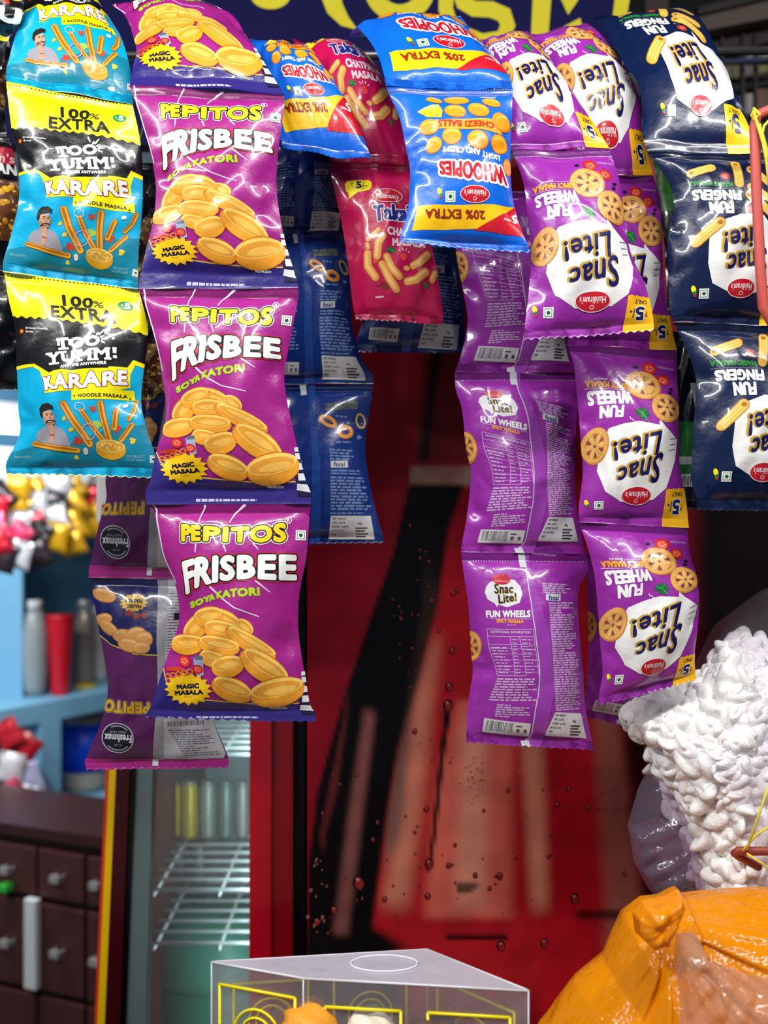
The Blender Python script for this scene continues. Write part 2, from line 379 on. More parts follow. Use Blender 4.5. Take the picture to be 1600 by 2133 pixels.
    def ij(p, X):
        """pixels -> grid coordinates of this pouch (flat sheet)"""
        x, y = X[..., 0].ravel(), X[..., 1].ravel()
        ym = (p.R[:, 1]+p.R[:, 3])/2; v = np.interp(y, ym, p.t) if ym[0] < ym[-1] else np.full_like(y, .5)
        for _ in range(14):
            E = hermite(p.t, p.R, v); E2 = hermite(p.t, p.R, np.clip(v+1e-3, 0, 1)); E1 = hermite(p.t, p.R, np.clip(v-1e-3, 0, 1))
            u = (x-E[:, 0])/(E[:, 2]-E[:, 0]); uc = np.clip(u, -.3, 1.3)
            Y = E[:, 1]*(1-uc)+E[:, 3]*uc; dY = ((E2[:, 1]-E1[:, 1])*(1-uc)+(E2[:, 3]-E1[:, 3])*uc)/np.maximum(np.clip(v+1e-3, 0, 1)-np.clip(v-1e-3, 0, 1), 1e-6)
            dY = np.where(dY < 40, 40, dY); v = np.clip(v-0.8*(Y-y)/dY, -.05, 1.05)
            v = np.where(v < 0, np.minimum(v, 0), v)
        over = np.where(v > 1, (v-1)*NV, 0)+np.where(v < 0, v*NV, 0)
        j = np.interp(np.clip(v, 0, 1), p.vg, np.arange(NV+1.))+over
        return np.stack([u*NU, j], -1).reshape(X.shape)
    def at(p, I, J):
        i = np.clip(np.floor(I).astype(int), 0, NU-1); j = np.clip(np.floor(J).astype(int), 0, NV-1); fx = (I-i)[:, None]; fy = (J-j)[:, None]
        out = []
        for G in (p.front, p.fn):
            a, b, c, d = G[j, i], G[j, i+1], G[j+1, i+1], G[j+1, i]
            out.append(np.where(fx >= fy, a+fx*(b-a)+fy*(c-b), a+fy*(d-a)+fx*(c-d)))
        n = out[1]/np.linalg.norm(out[1], axis=1, keepdims=True)
        return out[0], n
def split(T, Z, C, f):
    """cut triangles (n,3,2) along every integer level of f"""
    done = []
    for _ in range(120):
        g = f(T); lo, hi = g.min(1), g.max(1); k = np.floor(lo+1e-5)+1
        cut = k < hi-1e-5
        done.append((T[~cut], Z[~cut], C[~cut]))
        if not cut.any(): break
        T, Z, C, g, k = T[cut], Z[cut], C[cut], g[cut], k[cut]
        o = np.argsort(g, 1); T = np.take_along_axis(T, o[..., None], 1); g = np.take_along_axis(g, o, 1)
        A, B, D = T[:, 0], T[:, 1], T[:, 2]; ga, gb, gd = g.T; k_ = k
        def mixp(P, Q, a, b): t = ((k_-a)/np.where(np.abs(b-a) < 1e-9, 1, b-a))[:, None]; return P+(Q-P)*np.clip(t, 0, 1)
        AD = mixp(A, D, ga, gd); low = gb <= k_
        BD = mixp(B, D, gb, gd); AB = mixp(A, B, ga, gb)
        t1 = np.where(low[:, None, None], np.stack([A, B, AD], 1), np.stack([A, AB, AD], 1))
        t2 = np.where(low[:, None, None], np.stack([B, BD, AD], 1), np.stack([AB, B, AD], 1))
        t3 = np.where(low[:, None, None], np.stack([BD, D, AD], 1), np.stack([B, D, AD], 1))
        T = np.concatenate([t1, t2, t3]); Z = np.r_[Z, Z, Z]; C = np.r_[C, C, C]
        e1, e2 = T[:, 1]-T[:, 0], T[:, 2]-T[:, 0]; ok = np.abs(e1[:, 0]*e2[:, 1]-e1[:, 1]*e2[:, 0]) > 1e-7
        T, Z, C = T[ok], Z[ok], C[ok]
    return tuple(np.concatenate(x) for x in zip(*done))
def prepare(art, ref):
    """art in pixels -> cut triangles in grid coordinates, by part"""
    cols = []; parts = {}
    for part, c, z, T in art.items:
        if c not in cols: cols.append(c)
        parts.setdefault(part, []).append((cols.index(c), z, T))
    out = {}
    for part, L in parts.items():
        T = np.concatenate([t for _, _, t in L]); C = np.concatenate([np.full(len(t), c) for c, _, t in L]); Z = np.concatenate([np.full(len(t), z, float) for _, z, t in L])
        T = ref.ij(T)
        ok = (T[..., 0].max(1) > 0) & (T[..., 0].min(1) < NU) & (T[..., 1].max(1) > 0) & (T[..., 1].min(1) < NV)
        T, Z, C = T[ok], Z[ok], C[ok]
        if not len(T): continue
        T, Z, C = split(T, Z, C, lambda t: t[..., 0]); T, Z, C = split(T, Z, C, lambda t: t[..., 1])
        m = T.mean(1); ok = (m[:, 0] > 0) & (m[:, 0] < NU) & (m[:, 1] > 0) & (m[:, 1] < NV); T, Z, C = T[ok], Z[ok], C[ok]
        T, Z, C = split(T, Z, C, lambda t: t[..., 0]-t[..., 1])
        T = np.clip(T, 0, [NU, NV])
        e1, e2 = T[:, 1]-T[:, 0], T[:, 2]-T[:, 0]; a = e1[:, 0]*e2[:, 1]-e1[:, 1]*e2[:, 0]
        ok = np.abs(a) > 1e-7; T, Z, C, a = T[ok], Z[ok], C[ok], a[ok]
        T = np.where((a > 0)[:, None, None], T[:, ::-1], T)
        ijz = np.c_[T.reshape(-1, 2), np.repeat(Z, 3)]; kk = np.round(ijz*[4000, 4000, 1000]).astype(np.int64); code = (kk[:, 0]*400000+kk[:, 1])*20000+kk[:, 2]
        _, first, inv = np.unique(code, return_index=True, return_inverse=True); q = ijz[first]
        f = inv.reshape(-1, 3); ok = (f[:, 0] != f[:, 1]) & (f[:, 1] != f[:, 2]) & (f[:, 0] != f[:, 2]); out[part] = (q, f[ok], C[ok])
    return cols, out
ZSTEP = 0.00009
STUFF = {'small_print', 'perforation', 'web_lines', 'nutrition_table', 'snack_picture', 'lentil_picture', 'herb_picture', 'tomato_picture'}
def build_pouch(p, name, base, design, label, group, seals=None, backcol=None):
    root = empty(name, tuple(p.base), label, 'snack packet', group)
    idx = np.arange((NU+1)*(NV+1)).reshape(NV+1, NU+1)
    a, b, c, d = idx[:-1, :-1], idx[:-1, 1:], idx[1:, 1:], idx[1:, :-1]
    rowid = np.repeat(np.arange(NV), NU)
    tri = np.stack([np.stack([a, d, c], -1).reshape(-1, 3), np.stack([a, c, b], -1).reshape(-1, 3)], 1)      # per cell
    V = np.concatenate([p.front.reshape(-1, 3), p.back.reshape(-1, 3)]); n = (NU+1)*(NV+1)
    seals_ = []
    def piece(nm, rows, m):
        t = tri[rows].reshape(-1, 3); f = np.concatenate([t, t[:, ::-1]+n])
        used, inv = np.unique(f, return_inverse=True)
        seals_.append(mesh(nm, V[used], inv.reshape(-1, 3), m, root))
    sc = seals or (base, base)
    piece('wrapper', (rowid >= NS) & (rowid < NV-NS), film(base))
    piece('crimped_seal', rowid < NS, film(sc[0])); piece('crimped_seal', rowid >= NV-NS, film(sc[1]))
    if design:
        cols, parts = design
        for part, (q, f, Cc) in parts.items():
            P, N = p.at(q[:, 0], q[:, 1]); P = P+N*(ZSTEP*(q[:, 2:3]+1))
            uc, ci = np.unique(Cc, return_inverse=True)
            o = mesh(part.split('|')[0], P, f, [film(cols[k]) for k in uc], root, mi=ci, normals=N)
            if part in STUFF: o['kind'] = 'stuff'
            if part == 'perforation': o.parent = seals_[1]                # lies on the upper seal
    return root

# ------------------------------------------------------------------ the shop
def struct(name, mb, m, **k): return tag(mb.build(name, m, **k), kind='structure')
struct('floor', MB().box(-2, 1.6, -1.6, 3.4, -.05, 0), mat((92, 88, 84), .6, bump=.2, bscale=20, vary=.2))
struct('wall_back', MB().box(-2, 1.6, 3.3, 3.36, 0, 2.7), mat((120, 140, 150), .8, bump=.15, bscale=30, vary=.12))
struct('wall_left', MB().box(-2, -1.94, -.2, 3.3, 0, 2.7), mat((150, 165, 170), .8, bump=.15, bscale=30, vary=.12))
struct('wall_right', MB().box(1.5, 1.56, -.2, 3.3, 0, 2.7), mat((52, 46, 44), .8, bump=.3, bscale=30, vary=.25))
struct('ceiling', MB().box(-2, 1.56, .6, 3.36, 2.7, 2.75), mat((70, 66, 62), .8, bump=.3, bscale=25, vary=.25))

# ---- signboard with the feet of large yellow letters
sb = empty('signboard', tuple(px(760, 300, 1.25)), 'navy signboard with big yellow painted letters above the hanging packets', 'signboard')
MB().pbox(-60, -420, 1312, 300, 1.25, .03).build('board', mat((5, 6, 60), .7, bump=.1, bscale=200, vary=.15, spec=.15), sb)
def flat_art(art, d, parent, names=None, lift=.0006, m=lambda c: mat(c, .5, name='paint')):
    """print lying on an upright flat face at distance d"""
    by = {}
    for k, (part, c, z, T) in enumerate(art.items): by.setdefault(part, []).append((c, z, T))
    for part, L in by.items():
        V, Fc, cols, mi = [], [], [], []; n = 0
        for c, z, T in L:
            e1, e2 = T[:, 1]-T[:, 0], T[:, 2]-T[:, 0]; s = e1[:, 0]*e2[:, 1]-e1[:, 1]*e2[:, 0]; T = np.where((s > 0)[:, None, None], T[:, ::-1], T)
            dd = d-lift*(1+z); q = T.reshape(-1, 2); V.append(np.c_[(q[:, 0]-CX)/F*d, np.full(len(q), dd), H-(q[:, 1]-CY)/F*d])
            Fc.append(np.arange(len(q)).reshape(-1, 3)+n); n += len(q)
            if c not in cols: cols.append(c)
            mi += [cols.index(c)]*len(T)
        mesh(part, np.concatenate(V), np.concatenate(Fc), [m(c) for c in cols], parent, mi=mi, smooth=False)
OL = (196, 184, 40); sg = Art().crop(3.077, 480, 0)
sg.ell('letter_foot', OL, 0, 258, -30, 128, 90, 0, 28); sg.line('letter_hook', OL, 0, [(640, -330), (632, -60), (672, 60), (735, 140), (812, 190)], [130, 125, 110, 70, 4], cap=False)
sg.ring('letter_bowl', OL, 0, 1085, -82, 228, 224, 112, n=40)
sg.crop(3.077, 900, 0); sg.line('letter_loop', OL, 0, [(100, -330), (92, -40), (88, 60), (120, 150), (190, 205), (320, 255), (450, 240), (486, 165), (460, 95), (380, 62), (270, 58), (200, 20), (170, -60), (180, -330)], [100, 96, 92, 84, 80, 76, 84, 90, 100, 104, 100, 92, 90, 90])
sg.line('letter_stem', OL, 0, [(720, -330), (705, -20), (684, 330)], [120, 118, 108], cap=False); sg.poly('letter_wedge', OL, 0, [(822, -10), (840, -330), (960, -330), (938, 0), (872, 96)]); sg.poly('letter_wedge', OL, 0, [(830, 180), (950, 116), (964, 176), (960, 260), (840, 260)])
sg.line('letter_stroke', OL, 0, [(1220, -330), (1218, 0), (1196, 150)], [96, 94, 86], cap=False)
flat_art(sg, 1.25, sb, m=lambda c: mat(c, .7, vary=.12, spec=.2, name='sign_paint'))
MB().tube([px(-120, 112, .955), px(500, 118, .957), px(1100, 112, .957), px(1700, 104, .957)], .004, 8).build('hanging_rail', mat((120, 120, 124), .35, .9), smooth=True)
tag(bpy.data.objects['hanging_rail'], 'thin steel rail from which the snack strips hang, behind the topmost packets', 'rail')

# ---- red cooler whose side carries the picture of a cola bottle
D = 1.03
rc = empty('bottle_cooler', tuple(px(1055, 2600, D)), 'red drinks cooler printed with a large dark bottle covered in drops', 'cooler')
a_, b_ = px(640, 3500, D), px(1720, 330, D)
MB().box(a_[0], b_[0], D+.004, D+.5, .02, b_[2]).build('cabinet', mat((96, 8, 18), .4, vary=.1), rc, bevel=.004)
gx, gy = np.arange(640, 1722, 7.), np.arange(330, 2425, 7.); X, Y = np.meshgrid(gx, gy)
def sm(t): t = np.clip(t, 0, 1); return t*t*(3-2*t)
def band(L, R, soft=10, y0=-9e9, y1=9e9, sy=20, softr=None):
    l = np.interp(Y, [p[1] for p in L], [p[0] for p in L]); r = np.interp(Y, [p[1] for p in R], [p[0] for p in R]); sr = soft if softr is None else softr
    return sm((X-l)/soft+.5)*sm((r-X)/sr+.5)*sm((Y-y0)/sy+.5)*sm((y1-Y)/sy+.5)
PC = np.zeros(X.shape+(3,)); PC[:] = lin((138, 14, 32))
def paint(c, msk): global PC; PC = PC*(1-msk[..., None])+np.array(lin(c))*msk[..., None]
rg = np.random.RandomState(3); nz = np.zeros_like(X)
for _ in range(24): k1, k2, ph = rg.uniform(-.09, .09), rg.uniform(-.09, .09), rg.uniform(0, 7); nz += np.sin(k1*X+k2*Y+ph)/24**.5
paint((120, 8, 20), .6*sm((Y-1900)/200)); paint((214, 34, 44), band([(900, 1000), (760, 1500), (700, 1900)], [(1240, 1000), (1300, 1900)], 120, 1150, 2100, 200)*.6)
C3 = lambda P: [(600+x/1.667, 720+y/1.667) for x, y in P]
paint((186, 18, 34), band(C3([(900, 1100), (880, 2100)]), C3([(1090, 1100), (1140, 2100)]), 20, 1350, 2400)); paint((170, 98, 86), band(C3([(1060, 1250), (1100, 1900)]), C3([(1150, 1250), (1230, 1900)]), 40, 1380, 2000, 80)*.9)
paint((30, 6, 8), band(C3([(1150, 1250), (1230, 1900)]), [(1900, 0), (1900, 3000)], 40, 1400, 9000, 60)*.9); paint((16, 4, 6), sm((X-1400)/80))  # last: right end of the panel painted black to stand for the dark background
paint((240, 116, 98), band(C3([(600, 1200), (520, 1500), (480, 1900)]), C3([(780, 1200), (775, 1900)]), 40, 1460, 1912, 26)); paint((252, 172, 146), band(C3([(610, 1300), (580, 1900)]), C3([(690, 1300), (690, 1900)]), 40, 1500, 1890, 50)*.8)
paint((240, 158, 128), band(C3([(810, 1300), (845, 1950)]), C3([(880, 1300), (905, 1950)]), 34, 1500, 1890, 60)*.9)
paint((224, 140, 112), band(C3([(540, 900), (440, 1200), (380, 1600), (330, 1930)]), C3([(545, 900), (505, 1200), (465, 1600), (420, 1930)]), 46, 1330, 1890, 60)*.9); paint((120, 106, 96), band(C3([(530, 900), (420, 1200), (350, 1600), (320, 1900)]), C3([(545, 900), (440, 1200), (400, 1600), (350, 1900)]), 26, 1380, 1780, 80)*.8)
# neck, label band, dark liquid
paint((70, 30, 30), band(C3([(478, 0), (440, 420)]), C3([(640, 0), (640, 420)]), 10, 0, 965)*.55); paint((10, 6, 8), band(C3([(500, 0), (470, 250), (455, 400)]), C3([(540, 0), (505, 250), (490, 400)]), 14, 0, 960)*.9)
paint((164, 140, 126), band(C3([(432, 390), (418, 500)]), C3([(650, 390), (640, 500)]), 8, 972, 1012, 14)*(.55+.35*sm(nz+.5)))
LQ = C3([(420, 480), (370, 700), (280, 960), (190, 1230), (100, 1550), (70, 1800), (66, 2100)]); RQ = C3([(612, 480), (560, 640), (520, 900), (440, 1200), (385, 1400), (350, 1600), (310, 1900), (290, 2060)])
paint((5, 5, 9), band(LQ, RQ, 9, 1008, 2010, 16, 16)); paint((5, 5, 9), band(C3([(66, 2000), (66, 2200)]), C3([(280, 1990), (340, 2040), (400, 2080), (400, 2200)]), 16, 1930, 2400, 40, 60))
paint((136, 82, 80), band(C3([(262, 1300), (215, 1600), (160, 2020)]), C3([(300, 1300), (262, 1600), (210, 2020)]), 22, 1480, 1945, 30)*.9); paint((104, 40, 40), band(C3([(196, 1280), (140, 1550), (110, 1700)]), C3([(206, 1280), (170, 1550), (130, 1700)]), 9, 1440, 1760, 50)*.8)
paint((70, 52, 46), band(C3([(470, 900), (420, 1200), (380, 1450)]), C3([(520, 900), (440, 1200), (392, 1450)]), 20, 1200, 1640, 120)*.5)
paint((6, 4, 6), band(C3([(548, 1235), (528, 1400), (500, 1700), (480, 1830)]), C3([(572, 1235), (546, 1400), (514, 1700), (494, 1830)]), 5, 1462, 1815, 8)); paint((8, 4, 6), band(C3([(548, 2046), (548, 2070)]), C3([(762, 2046), (762, 2070)]), 8, 1947, 1957, 6)); paint((20, 8, 10), band(C3([(585, 1860), (585, 1910)]), C3([(662, 1860), (662, 1910)]), 8, 1838, 1862, 12)*sm(nz*2+.9)*.8)
paint((14, 4, 6), band(C3([(1000, 1940), (1000, 2010)]), C3([(1200, 1940), (1200, 2010)]), 30, 1895, 1915, 14)*.8)
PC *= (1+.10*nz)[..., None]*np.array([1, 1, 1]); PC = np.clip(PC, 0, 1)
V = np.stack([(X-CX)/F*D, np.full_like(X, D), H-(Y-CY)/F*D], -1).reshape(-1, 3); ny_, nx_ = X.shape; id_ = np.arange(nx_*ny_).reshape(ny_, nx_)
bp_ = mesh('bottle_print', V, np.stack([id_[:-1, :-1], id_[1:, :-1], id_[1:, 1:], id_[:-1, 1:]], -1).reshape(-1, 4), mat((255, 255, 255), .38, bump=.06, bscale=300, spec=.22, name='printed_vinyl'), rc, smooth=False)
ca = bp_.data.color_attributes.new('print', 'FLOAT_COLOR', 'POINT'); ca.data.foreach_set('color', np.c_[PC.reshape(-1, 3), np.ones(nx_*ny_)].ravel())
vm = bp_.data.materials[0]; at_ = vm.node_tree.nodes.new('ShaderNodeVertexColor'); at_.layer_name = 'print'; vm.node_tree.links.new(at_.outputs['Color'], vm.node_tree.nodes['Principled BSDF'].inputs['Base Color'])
dr = Art().crop(1.667, 600, 720); R = random.Random(5)
spots = [(560, 1185, 18), (490, 1800, 20), (485, 1912, 14), (558, 1806, 12), (650, 1840, 12), (735, 1842, 15), (245, 1865, 26), (160, 1960, 16), (335, 1922, 12), (575, 860, 12), (590, 850, 10), (570, 1060, 14), (525, 990, 9), (765, 1545, 9), (975, 1540, 11), (935, 1595, 12), (1045, 1605, 11), (905, 1775, 9), (480, 1610, 13), (440, 1340, 12), (240, 1490, 10), (295, 1715, 9), (310, 1655, 9), (995, 1920, 20), (740, 2085, 20), (890, 2075, 18), (680, 1615, 8), (500, 885, 8), (440, 1690, 8), (700, 1885, 10), (555, 1250, 22), (915, 1700, 8), (580, 1735, 9), (1170, 1835, 9), (100, 2000, 14)]
spots += [(R.uniform(90, 1100), R.uniform(1250, 2050), R.uniform(3, 7)) for _ in range(70)]+[(R.uniform(360, 600), R.uniform(520, 1200), R.uniform(3, 6)) for _ in range(30)]
for x, y, r in spots:
    dr.ell('printed_drops', (40, 6, 10), 0, x, y, r*.8, r, 0, 12); dr.ell('printed_drops', (150, 40, 40), .6, x+r*.1, y+r*.12, r*.58, r*.72, 0, 10); dr.ell('printed_drops', (206, 130, 116), 1.2, x-r*.1, y-r*.45, r*.28, r*.22, 0, 8)
for k in range(60): x, y = R.gauss(660, 40), R.gauss(1500, 50); dr.ell('printed_drops', (206, 130, 112), .4, x, y, R.uniform(2, 6), R.uniform(2, 6), 0, 7)
for k in range(16): x, y = R.gauss(110, 24), R.uniform(1780, 2090); dr.ell('printed_drops', (160, 104, 92), .4, x, y, R.uniform(2, 6), R.uniform(3, 8), 20, 7)
dr.k = 0; flat_art(dr, D, rc, lift=.00012, m=lambda c: mat(c, .38, spec=.22, name='printed_vinyl_spot')); bpy.data.objects['printed_drops']['kind'] = 'stuff'

# ---- glass-door cooler beside it
gc = empty('glass_cooler', tuple(px(420, 2400, 1.190)), 'glass-door drinks cooler with red right stile, below the purple chip packets', 'cooler')
gl, gr = px(232, 1600, 1.190)[0], px(634, 1600, 1.190)[0]; gt = px(0, 985, 1.190)[2]; IN = mat((176, 196, 198), .5)
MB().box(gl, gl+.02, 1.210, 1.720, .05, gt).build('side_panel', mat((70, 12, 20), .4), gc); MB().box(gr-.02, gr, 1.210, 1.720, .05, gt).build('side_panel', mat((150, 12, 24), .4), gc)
MB().box(gl+.02, gr-.02, 1.700, 1.720, .05, gt).build('back_panel', IN, gc); MB().box(gl+.02, gr-.02, 1.210, 1.700, gt-.03, gt).build('top_panel', IN, gc); MB().box(gl+.02, gr-.02, 1.210, 1.700, .05, .12).build('bottom_panel', IN, gc)
MB().pbox(199, 985, 634, 1092, 1.170, .04).build('light_header', mat((226, 224, 224), .4, name='header'), gc, bevel=.004); MB().pbox(212, 1050, 634, 1094, 1.167, .003).build('header_stripe', mat((190, 16, 34), .4), gc)
def slat(x0, x1, x2, x3, y0, y1, d, dp):
    """bar whose left/right edges run from (x0,x1) at y0 to (x2,x3) at y1"""
    P = [px(x2, y1, d), px(x3, y1, d), px(x1, y0, d), px(x0, y0, d)]; return MB().hexa([tuple(p) for p in P]+[(p[0], p[1]+dp, p[2]) for p in P])
slat(250, 264, 190, 206, 1100, 2400, 1.170, .03).build('yellow_trim', mat((250, 200, 10), .4), gc); slat(244, 251, 184, 190, 1100, 2400, 1.170, .03).build('orange_trim', mat((230, 60, 20), .4), gc)
dd_ = empty('door', tuple(px(420, 2400, 1.170))); dd_.parent = gc; dd_.location = Vector(dd_.location)-Vector(gc.location)
def dpart(mb, name, m): o = mesh(name, np.array(mb.v), mb.f, m, None, smooth=False, origin=tuple(px(420, 2400, 1.170))); o.parent = dd_; o.location = (0, 0, 0); return o
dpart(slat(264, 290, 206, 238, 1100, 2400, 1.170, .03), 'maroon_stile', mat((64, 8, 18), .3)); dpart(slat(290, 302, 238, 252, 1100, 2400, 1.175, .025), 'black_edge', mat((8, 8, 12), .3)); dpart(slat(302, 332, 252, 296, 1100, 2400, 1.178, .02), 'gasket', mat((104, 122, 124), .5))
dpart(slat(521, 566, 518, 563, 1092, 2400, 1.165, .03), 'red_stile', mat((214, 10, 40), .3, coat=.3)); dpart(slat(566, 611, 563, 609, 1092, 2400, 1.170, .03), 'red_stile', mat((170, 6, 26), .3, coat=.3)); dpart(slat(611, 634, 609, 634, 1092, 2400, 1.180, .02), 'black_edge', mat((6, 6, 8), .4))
dpart(slat(330, 522, 294, 519, 1092, 2400, 1.188, .004), 'glass_pane', clear((224, 236, 236), .16, .5, .03, 0, 10, 'door_glass', (170, 186, 188)))  # grey haze in the pane imitates its pale reflection
for y in (1500, 1745, 1842, 2150):
    zz = px(0, y, 1.47)[2]-.004; mb = MB()
    for yy in np.linspace(1.28, 1.66, 12): mb.tube([(gl+.02, yy, zz), (gr-.02, yy, zz)], .0022, 6)
    for xx in (gl+.03, (gl+gr)/2, gr-.03): mb.tube([(xx, 1.27, zz-.004), (xx, 1.67, zz-.004)], .0022, 6)
    mb.build('wire_shelf', mat((206, 214, 216), .35, .3), gc, smooth=True)
area('cooler_fill', (gr-.035, 1.24, H-.45), (gl+.05, 1.62, H-.5), .03, .9, 2.6, (.9, 1, 1))  # unseen fill light, added to brighten the cooler's inside
for k, (x, w_, c) in enumerate(((318, 34, (196, 176, 60)), (356, 34, (206, 190, 80)), (394, 34, (180, 160, 60)), (432, 30, (150, 160, 150)), (470, 30, (120, 140, 136)), (505, 26, (160, 166, 160)))):  # solid cans put in for the shelves reflected in the door glass
    z0 = px(0, 1745, 1.470)[2]; p = px(x, 0, 1.470); r = w_*1.6/F/2; hh = 105*1.6/F
    o = empty('reflection_can', (p[0], 1.470, z0), ['leftmost yellow can', 'second yellow can', 'third yellow can', 'pale grey can beside the yellow cans', 'grey green can in the middle', 'rightmost pale can'][k]+' standing in for the reflection in the cooler glass', 'can', 'cans for the reflection in the cooler glass')
    MB().lathe((p[0], 1.470, z0), [(r*.8, 0), (r, .006), (r, hh*.9), (r*.8, hh)], 16).build('can_body', mat(c, .3, .3), o, smooth=True); MB().lathe((p[0], 1.470, z0), [(r*.78, hh), (r*.8, hh+.003), (r*.7, hh+.002)], 16).build('can_lid', mat((190, 192, 194), .3, .8), o, smooth=True)
for k, (x, c) in enumerate(((330, (60, 70, 74)), (372, (50, 64, 70)), (415, (90, 104, 104)))):  # lower row, likewise in place of the reflection
    z0 = px(0, 1842, 1.470)[2]; p = px(x, 0, 1.470); r = 16*1.6/F; o = empty('reflection_can', (p[0], 1.470, z0), ['dark can at the left', 'dark can second from the left', 'grey can at the right'][k]+' of the low row, standing in for the reflection in the cooler glass', 'can', 'cans for the reflection in the cooler glass')
    MB().lathe((p[0], 1.470, z0), [(r*.8, 0), (r, .006), (r, .042), (r*.8, .05)], 14).build('can_body', mat(c, .3, .3), o, smooth=True); MB().lathe((p[0], 1.470, z0), [(r*.78, .05), (r*.8, .053), (r*.7, .052)], 14).build('can_lid', mat((190, 192, 194), .3, .8), o, smooth=True)
p = px(452, 2150, 1.420); z0 = px(0, 2150, 1.470)[2]; tb = empty('reflection_dome', (p[0], 1.420, z0), 'large dull green tub standing in for a reflection in the cooler glass', 'tub')  # solid green shape added for a green reflection in the door glass
MB().lathe((p[0], 1.420, z0), [(.070, 0), (.078, .02), (.082, .10), (.080, .115)], 28).build('dome_body', mat((40, 100, 84), .45), tb, smooth=True); MB().lathe((p[0], 1.420, z0), [(.084, .112), (.085, .13), (.078, .158), (.055, .182), (.02, .19)], 28).build('dome_cap', mat((52, 116, 98), .4), tb, smooth=True)

# ---- blue shelving with its own tube light in the alcove on the left
sh = empty('blue_shelf', tuple(px(60, 1750, 2.6)), 'light blue painted shelf unit in the alcove at the left', 'shelf')
SB = mat((128, 184, 216), .45, bump=.05, vary=.08); c0, c1 = np.array([-1.20, 1.90]), np.array([-.50, 2.90])                     # plan line of the shelf's front edge
def onl(t): return c0+(c1-c0)*t
nrm = np.array([-(c1-c0)[1], (c1-c0)[0]]); nrm = nrm/np.linalg.norm(nrm)
def sbox(t0, t1, z0, z1, f, bk):
    a, b = onl(t0), onl(t1); return MB().hexa([(*(a+nrm*f), z0), (*(b+nrm*f), z0), (*(b+nrm*f), z1), (*(a+nrm*f), z1), (*(a+nrm*bk), z0), (*(b+nrm*bk), z0), (*(b+nrm*bk), z1), (*(a+nrm*bk), z1)])
# ------------------------------------------------------------------ the pouches: outlines
OUT = {}
def P_(key, rows, d0, d1=None, **k): OUT[key] = Pouch(rows, d0, d1, seed=k.pop('seed', len(OUT)+3), **k)
# cyan, yellow and black strip
P_('A1', [(62, -14, 200, -2, .90), (50, 14, 222, 30, .875), (30, 80, 252, 78, .845), (20, 118, 268, 130, .83), (13, 150, 277, 190, .82), (14, 172, 278, 221, .815)], .82, v=[0, .36, .60, .76, .93, 1], T=.015)
P_('A2', [(14, 172, 278, 221), (25, 268, 292, 290), (37, 325, 297, 345), (40, 412, 297, 430), (26, 480, 291, 500), (7, 550, 288, 585), (8, 568, 289, 604)], .81, .81)
P_('A3', [(8, 568, 289, 604), (18, 625, 302, 655), (31, 680, 308, 702), (35, 770, 299, 775), (38, 850, 294, 840), (40, 905, 306, 897), (12, 965, 325, 961), (13, 988, 316, 995)], .81, .80, free=True)
# purple chip strip
P_('B1', [(232, 6, 452, 20, .905), (262, 34, 492, 40, .875), (276, 70, 510, 70, .855), (284, 105, 530, 98, .83), (276, 140, 558, 145, .815), (269, 178, 593, 197, .805)], .81, v=[0, .42, .58, .72, .86, 1], T=.014, sealb=.075)
P_('B2', [(269, 178, 593, 197), (284, 218, 592, 222), (308, 296, 582, 296), (319, 345, 577, 340), (325, 396, 576, 392), (319, 460, 584, 455), (306, 515, 596, 512), (291, 582, 620, 590), (289, 603, 621, 600)], .805, .80, sealb=.085, seed=11)
P_('B3', [(289, 603, 621, 600), (296, 615, 622, 617), (326, 717, 602, 722), (340, 797, 592, 780), (345, 842, 597, 830), (342, 892, 610, 890), (327, 937, 620, 935), (313, 1005, 637, 1003), (304, 1024, 647, 1024), (306, 1051, 648, 1050)], .80, .795, sealb=.075, seed=12)
P_('B4', [(306, 1051, 648, 1050), (318, 1062, 646, 1060), (342, 1162, 638, 1160), (366, 1222, 624, 1235), (373, 1289, 621, 1305), (356, 1347, 629, 1372), (342, 1385, 634, 1400), (316, 1467, 645, 1467), (303, 1489, 657, 1488), (304, 1494, 657, 1504)], .795, .79, sealb=.05, seed=5, free=True)
# its reverse side hanging behind
P_('F1', [(250, 760, 430, 765), (246, 860, 425, 860), (220, 1000, 420, 1000), (222, 1035, 418, 1030), (207, 1090, 425, 1095), (187, 1180, 440, 1180), (186, 1203, 441, 1208)], .89, .885, T=.015)
P_('F2', [(186, 1203, 441, 1208), (192, 1228, 440, 1235), (202, 1289, 436, 1290), (218, 1380, 437, 1385), (224, 1441, 440, 1450), (212, 1500, 446, 1503), (177, 1583, 475, 1575), (179, 1604, 477, 1598)], .885, .88, T=.016, free=True, seed=21)
# blue cheese-ball pouches
P_('W0', [(520, 84, 640, 96, .885), (540, 120, 662, 122, .87), (558, 185, 702, 180, .857), (570, 240, 737, 240, .85), (588, 305, 772, 326, .845), (590, 312, 774, 332, .843)], .85, v=[0, .30, .62, .84, .97, 1], T=.013, free=True)
P_('W1', [(722, 86, 960, 36, .91), (745, 60, 985, 66, .885), (772, 90, 1012, 98, .855), (790, 125, 1040, 132, .83), (800, 160, 1060, 160, .815), (804, 184, 1068, 187, .81)], .81, v=[0, .42, .60, .78, .93, 1], T=.014)
P_('W2', [(804, 184, 1068, 187), (815, 208, 1067, 210), (832, 246, 1066, 246), (845, 305, 1064, 298), (854, 353, 1063, 353), (853, 409, 1069, 420), (847, 450, 1080, 465), (833, 500, 1100, 515), (836, 507, 1106, 527)], .805, .79, T=.02, free=True, seed=31)
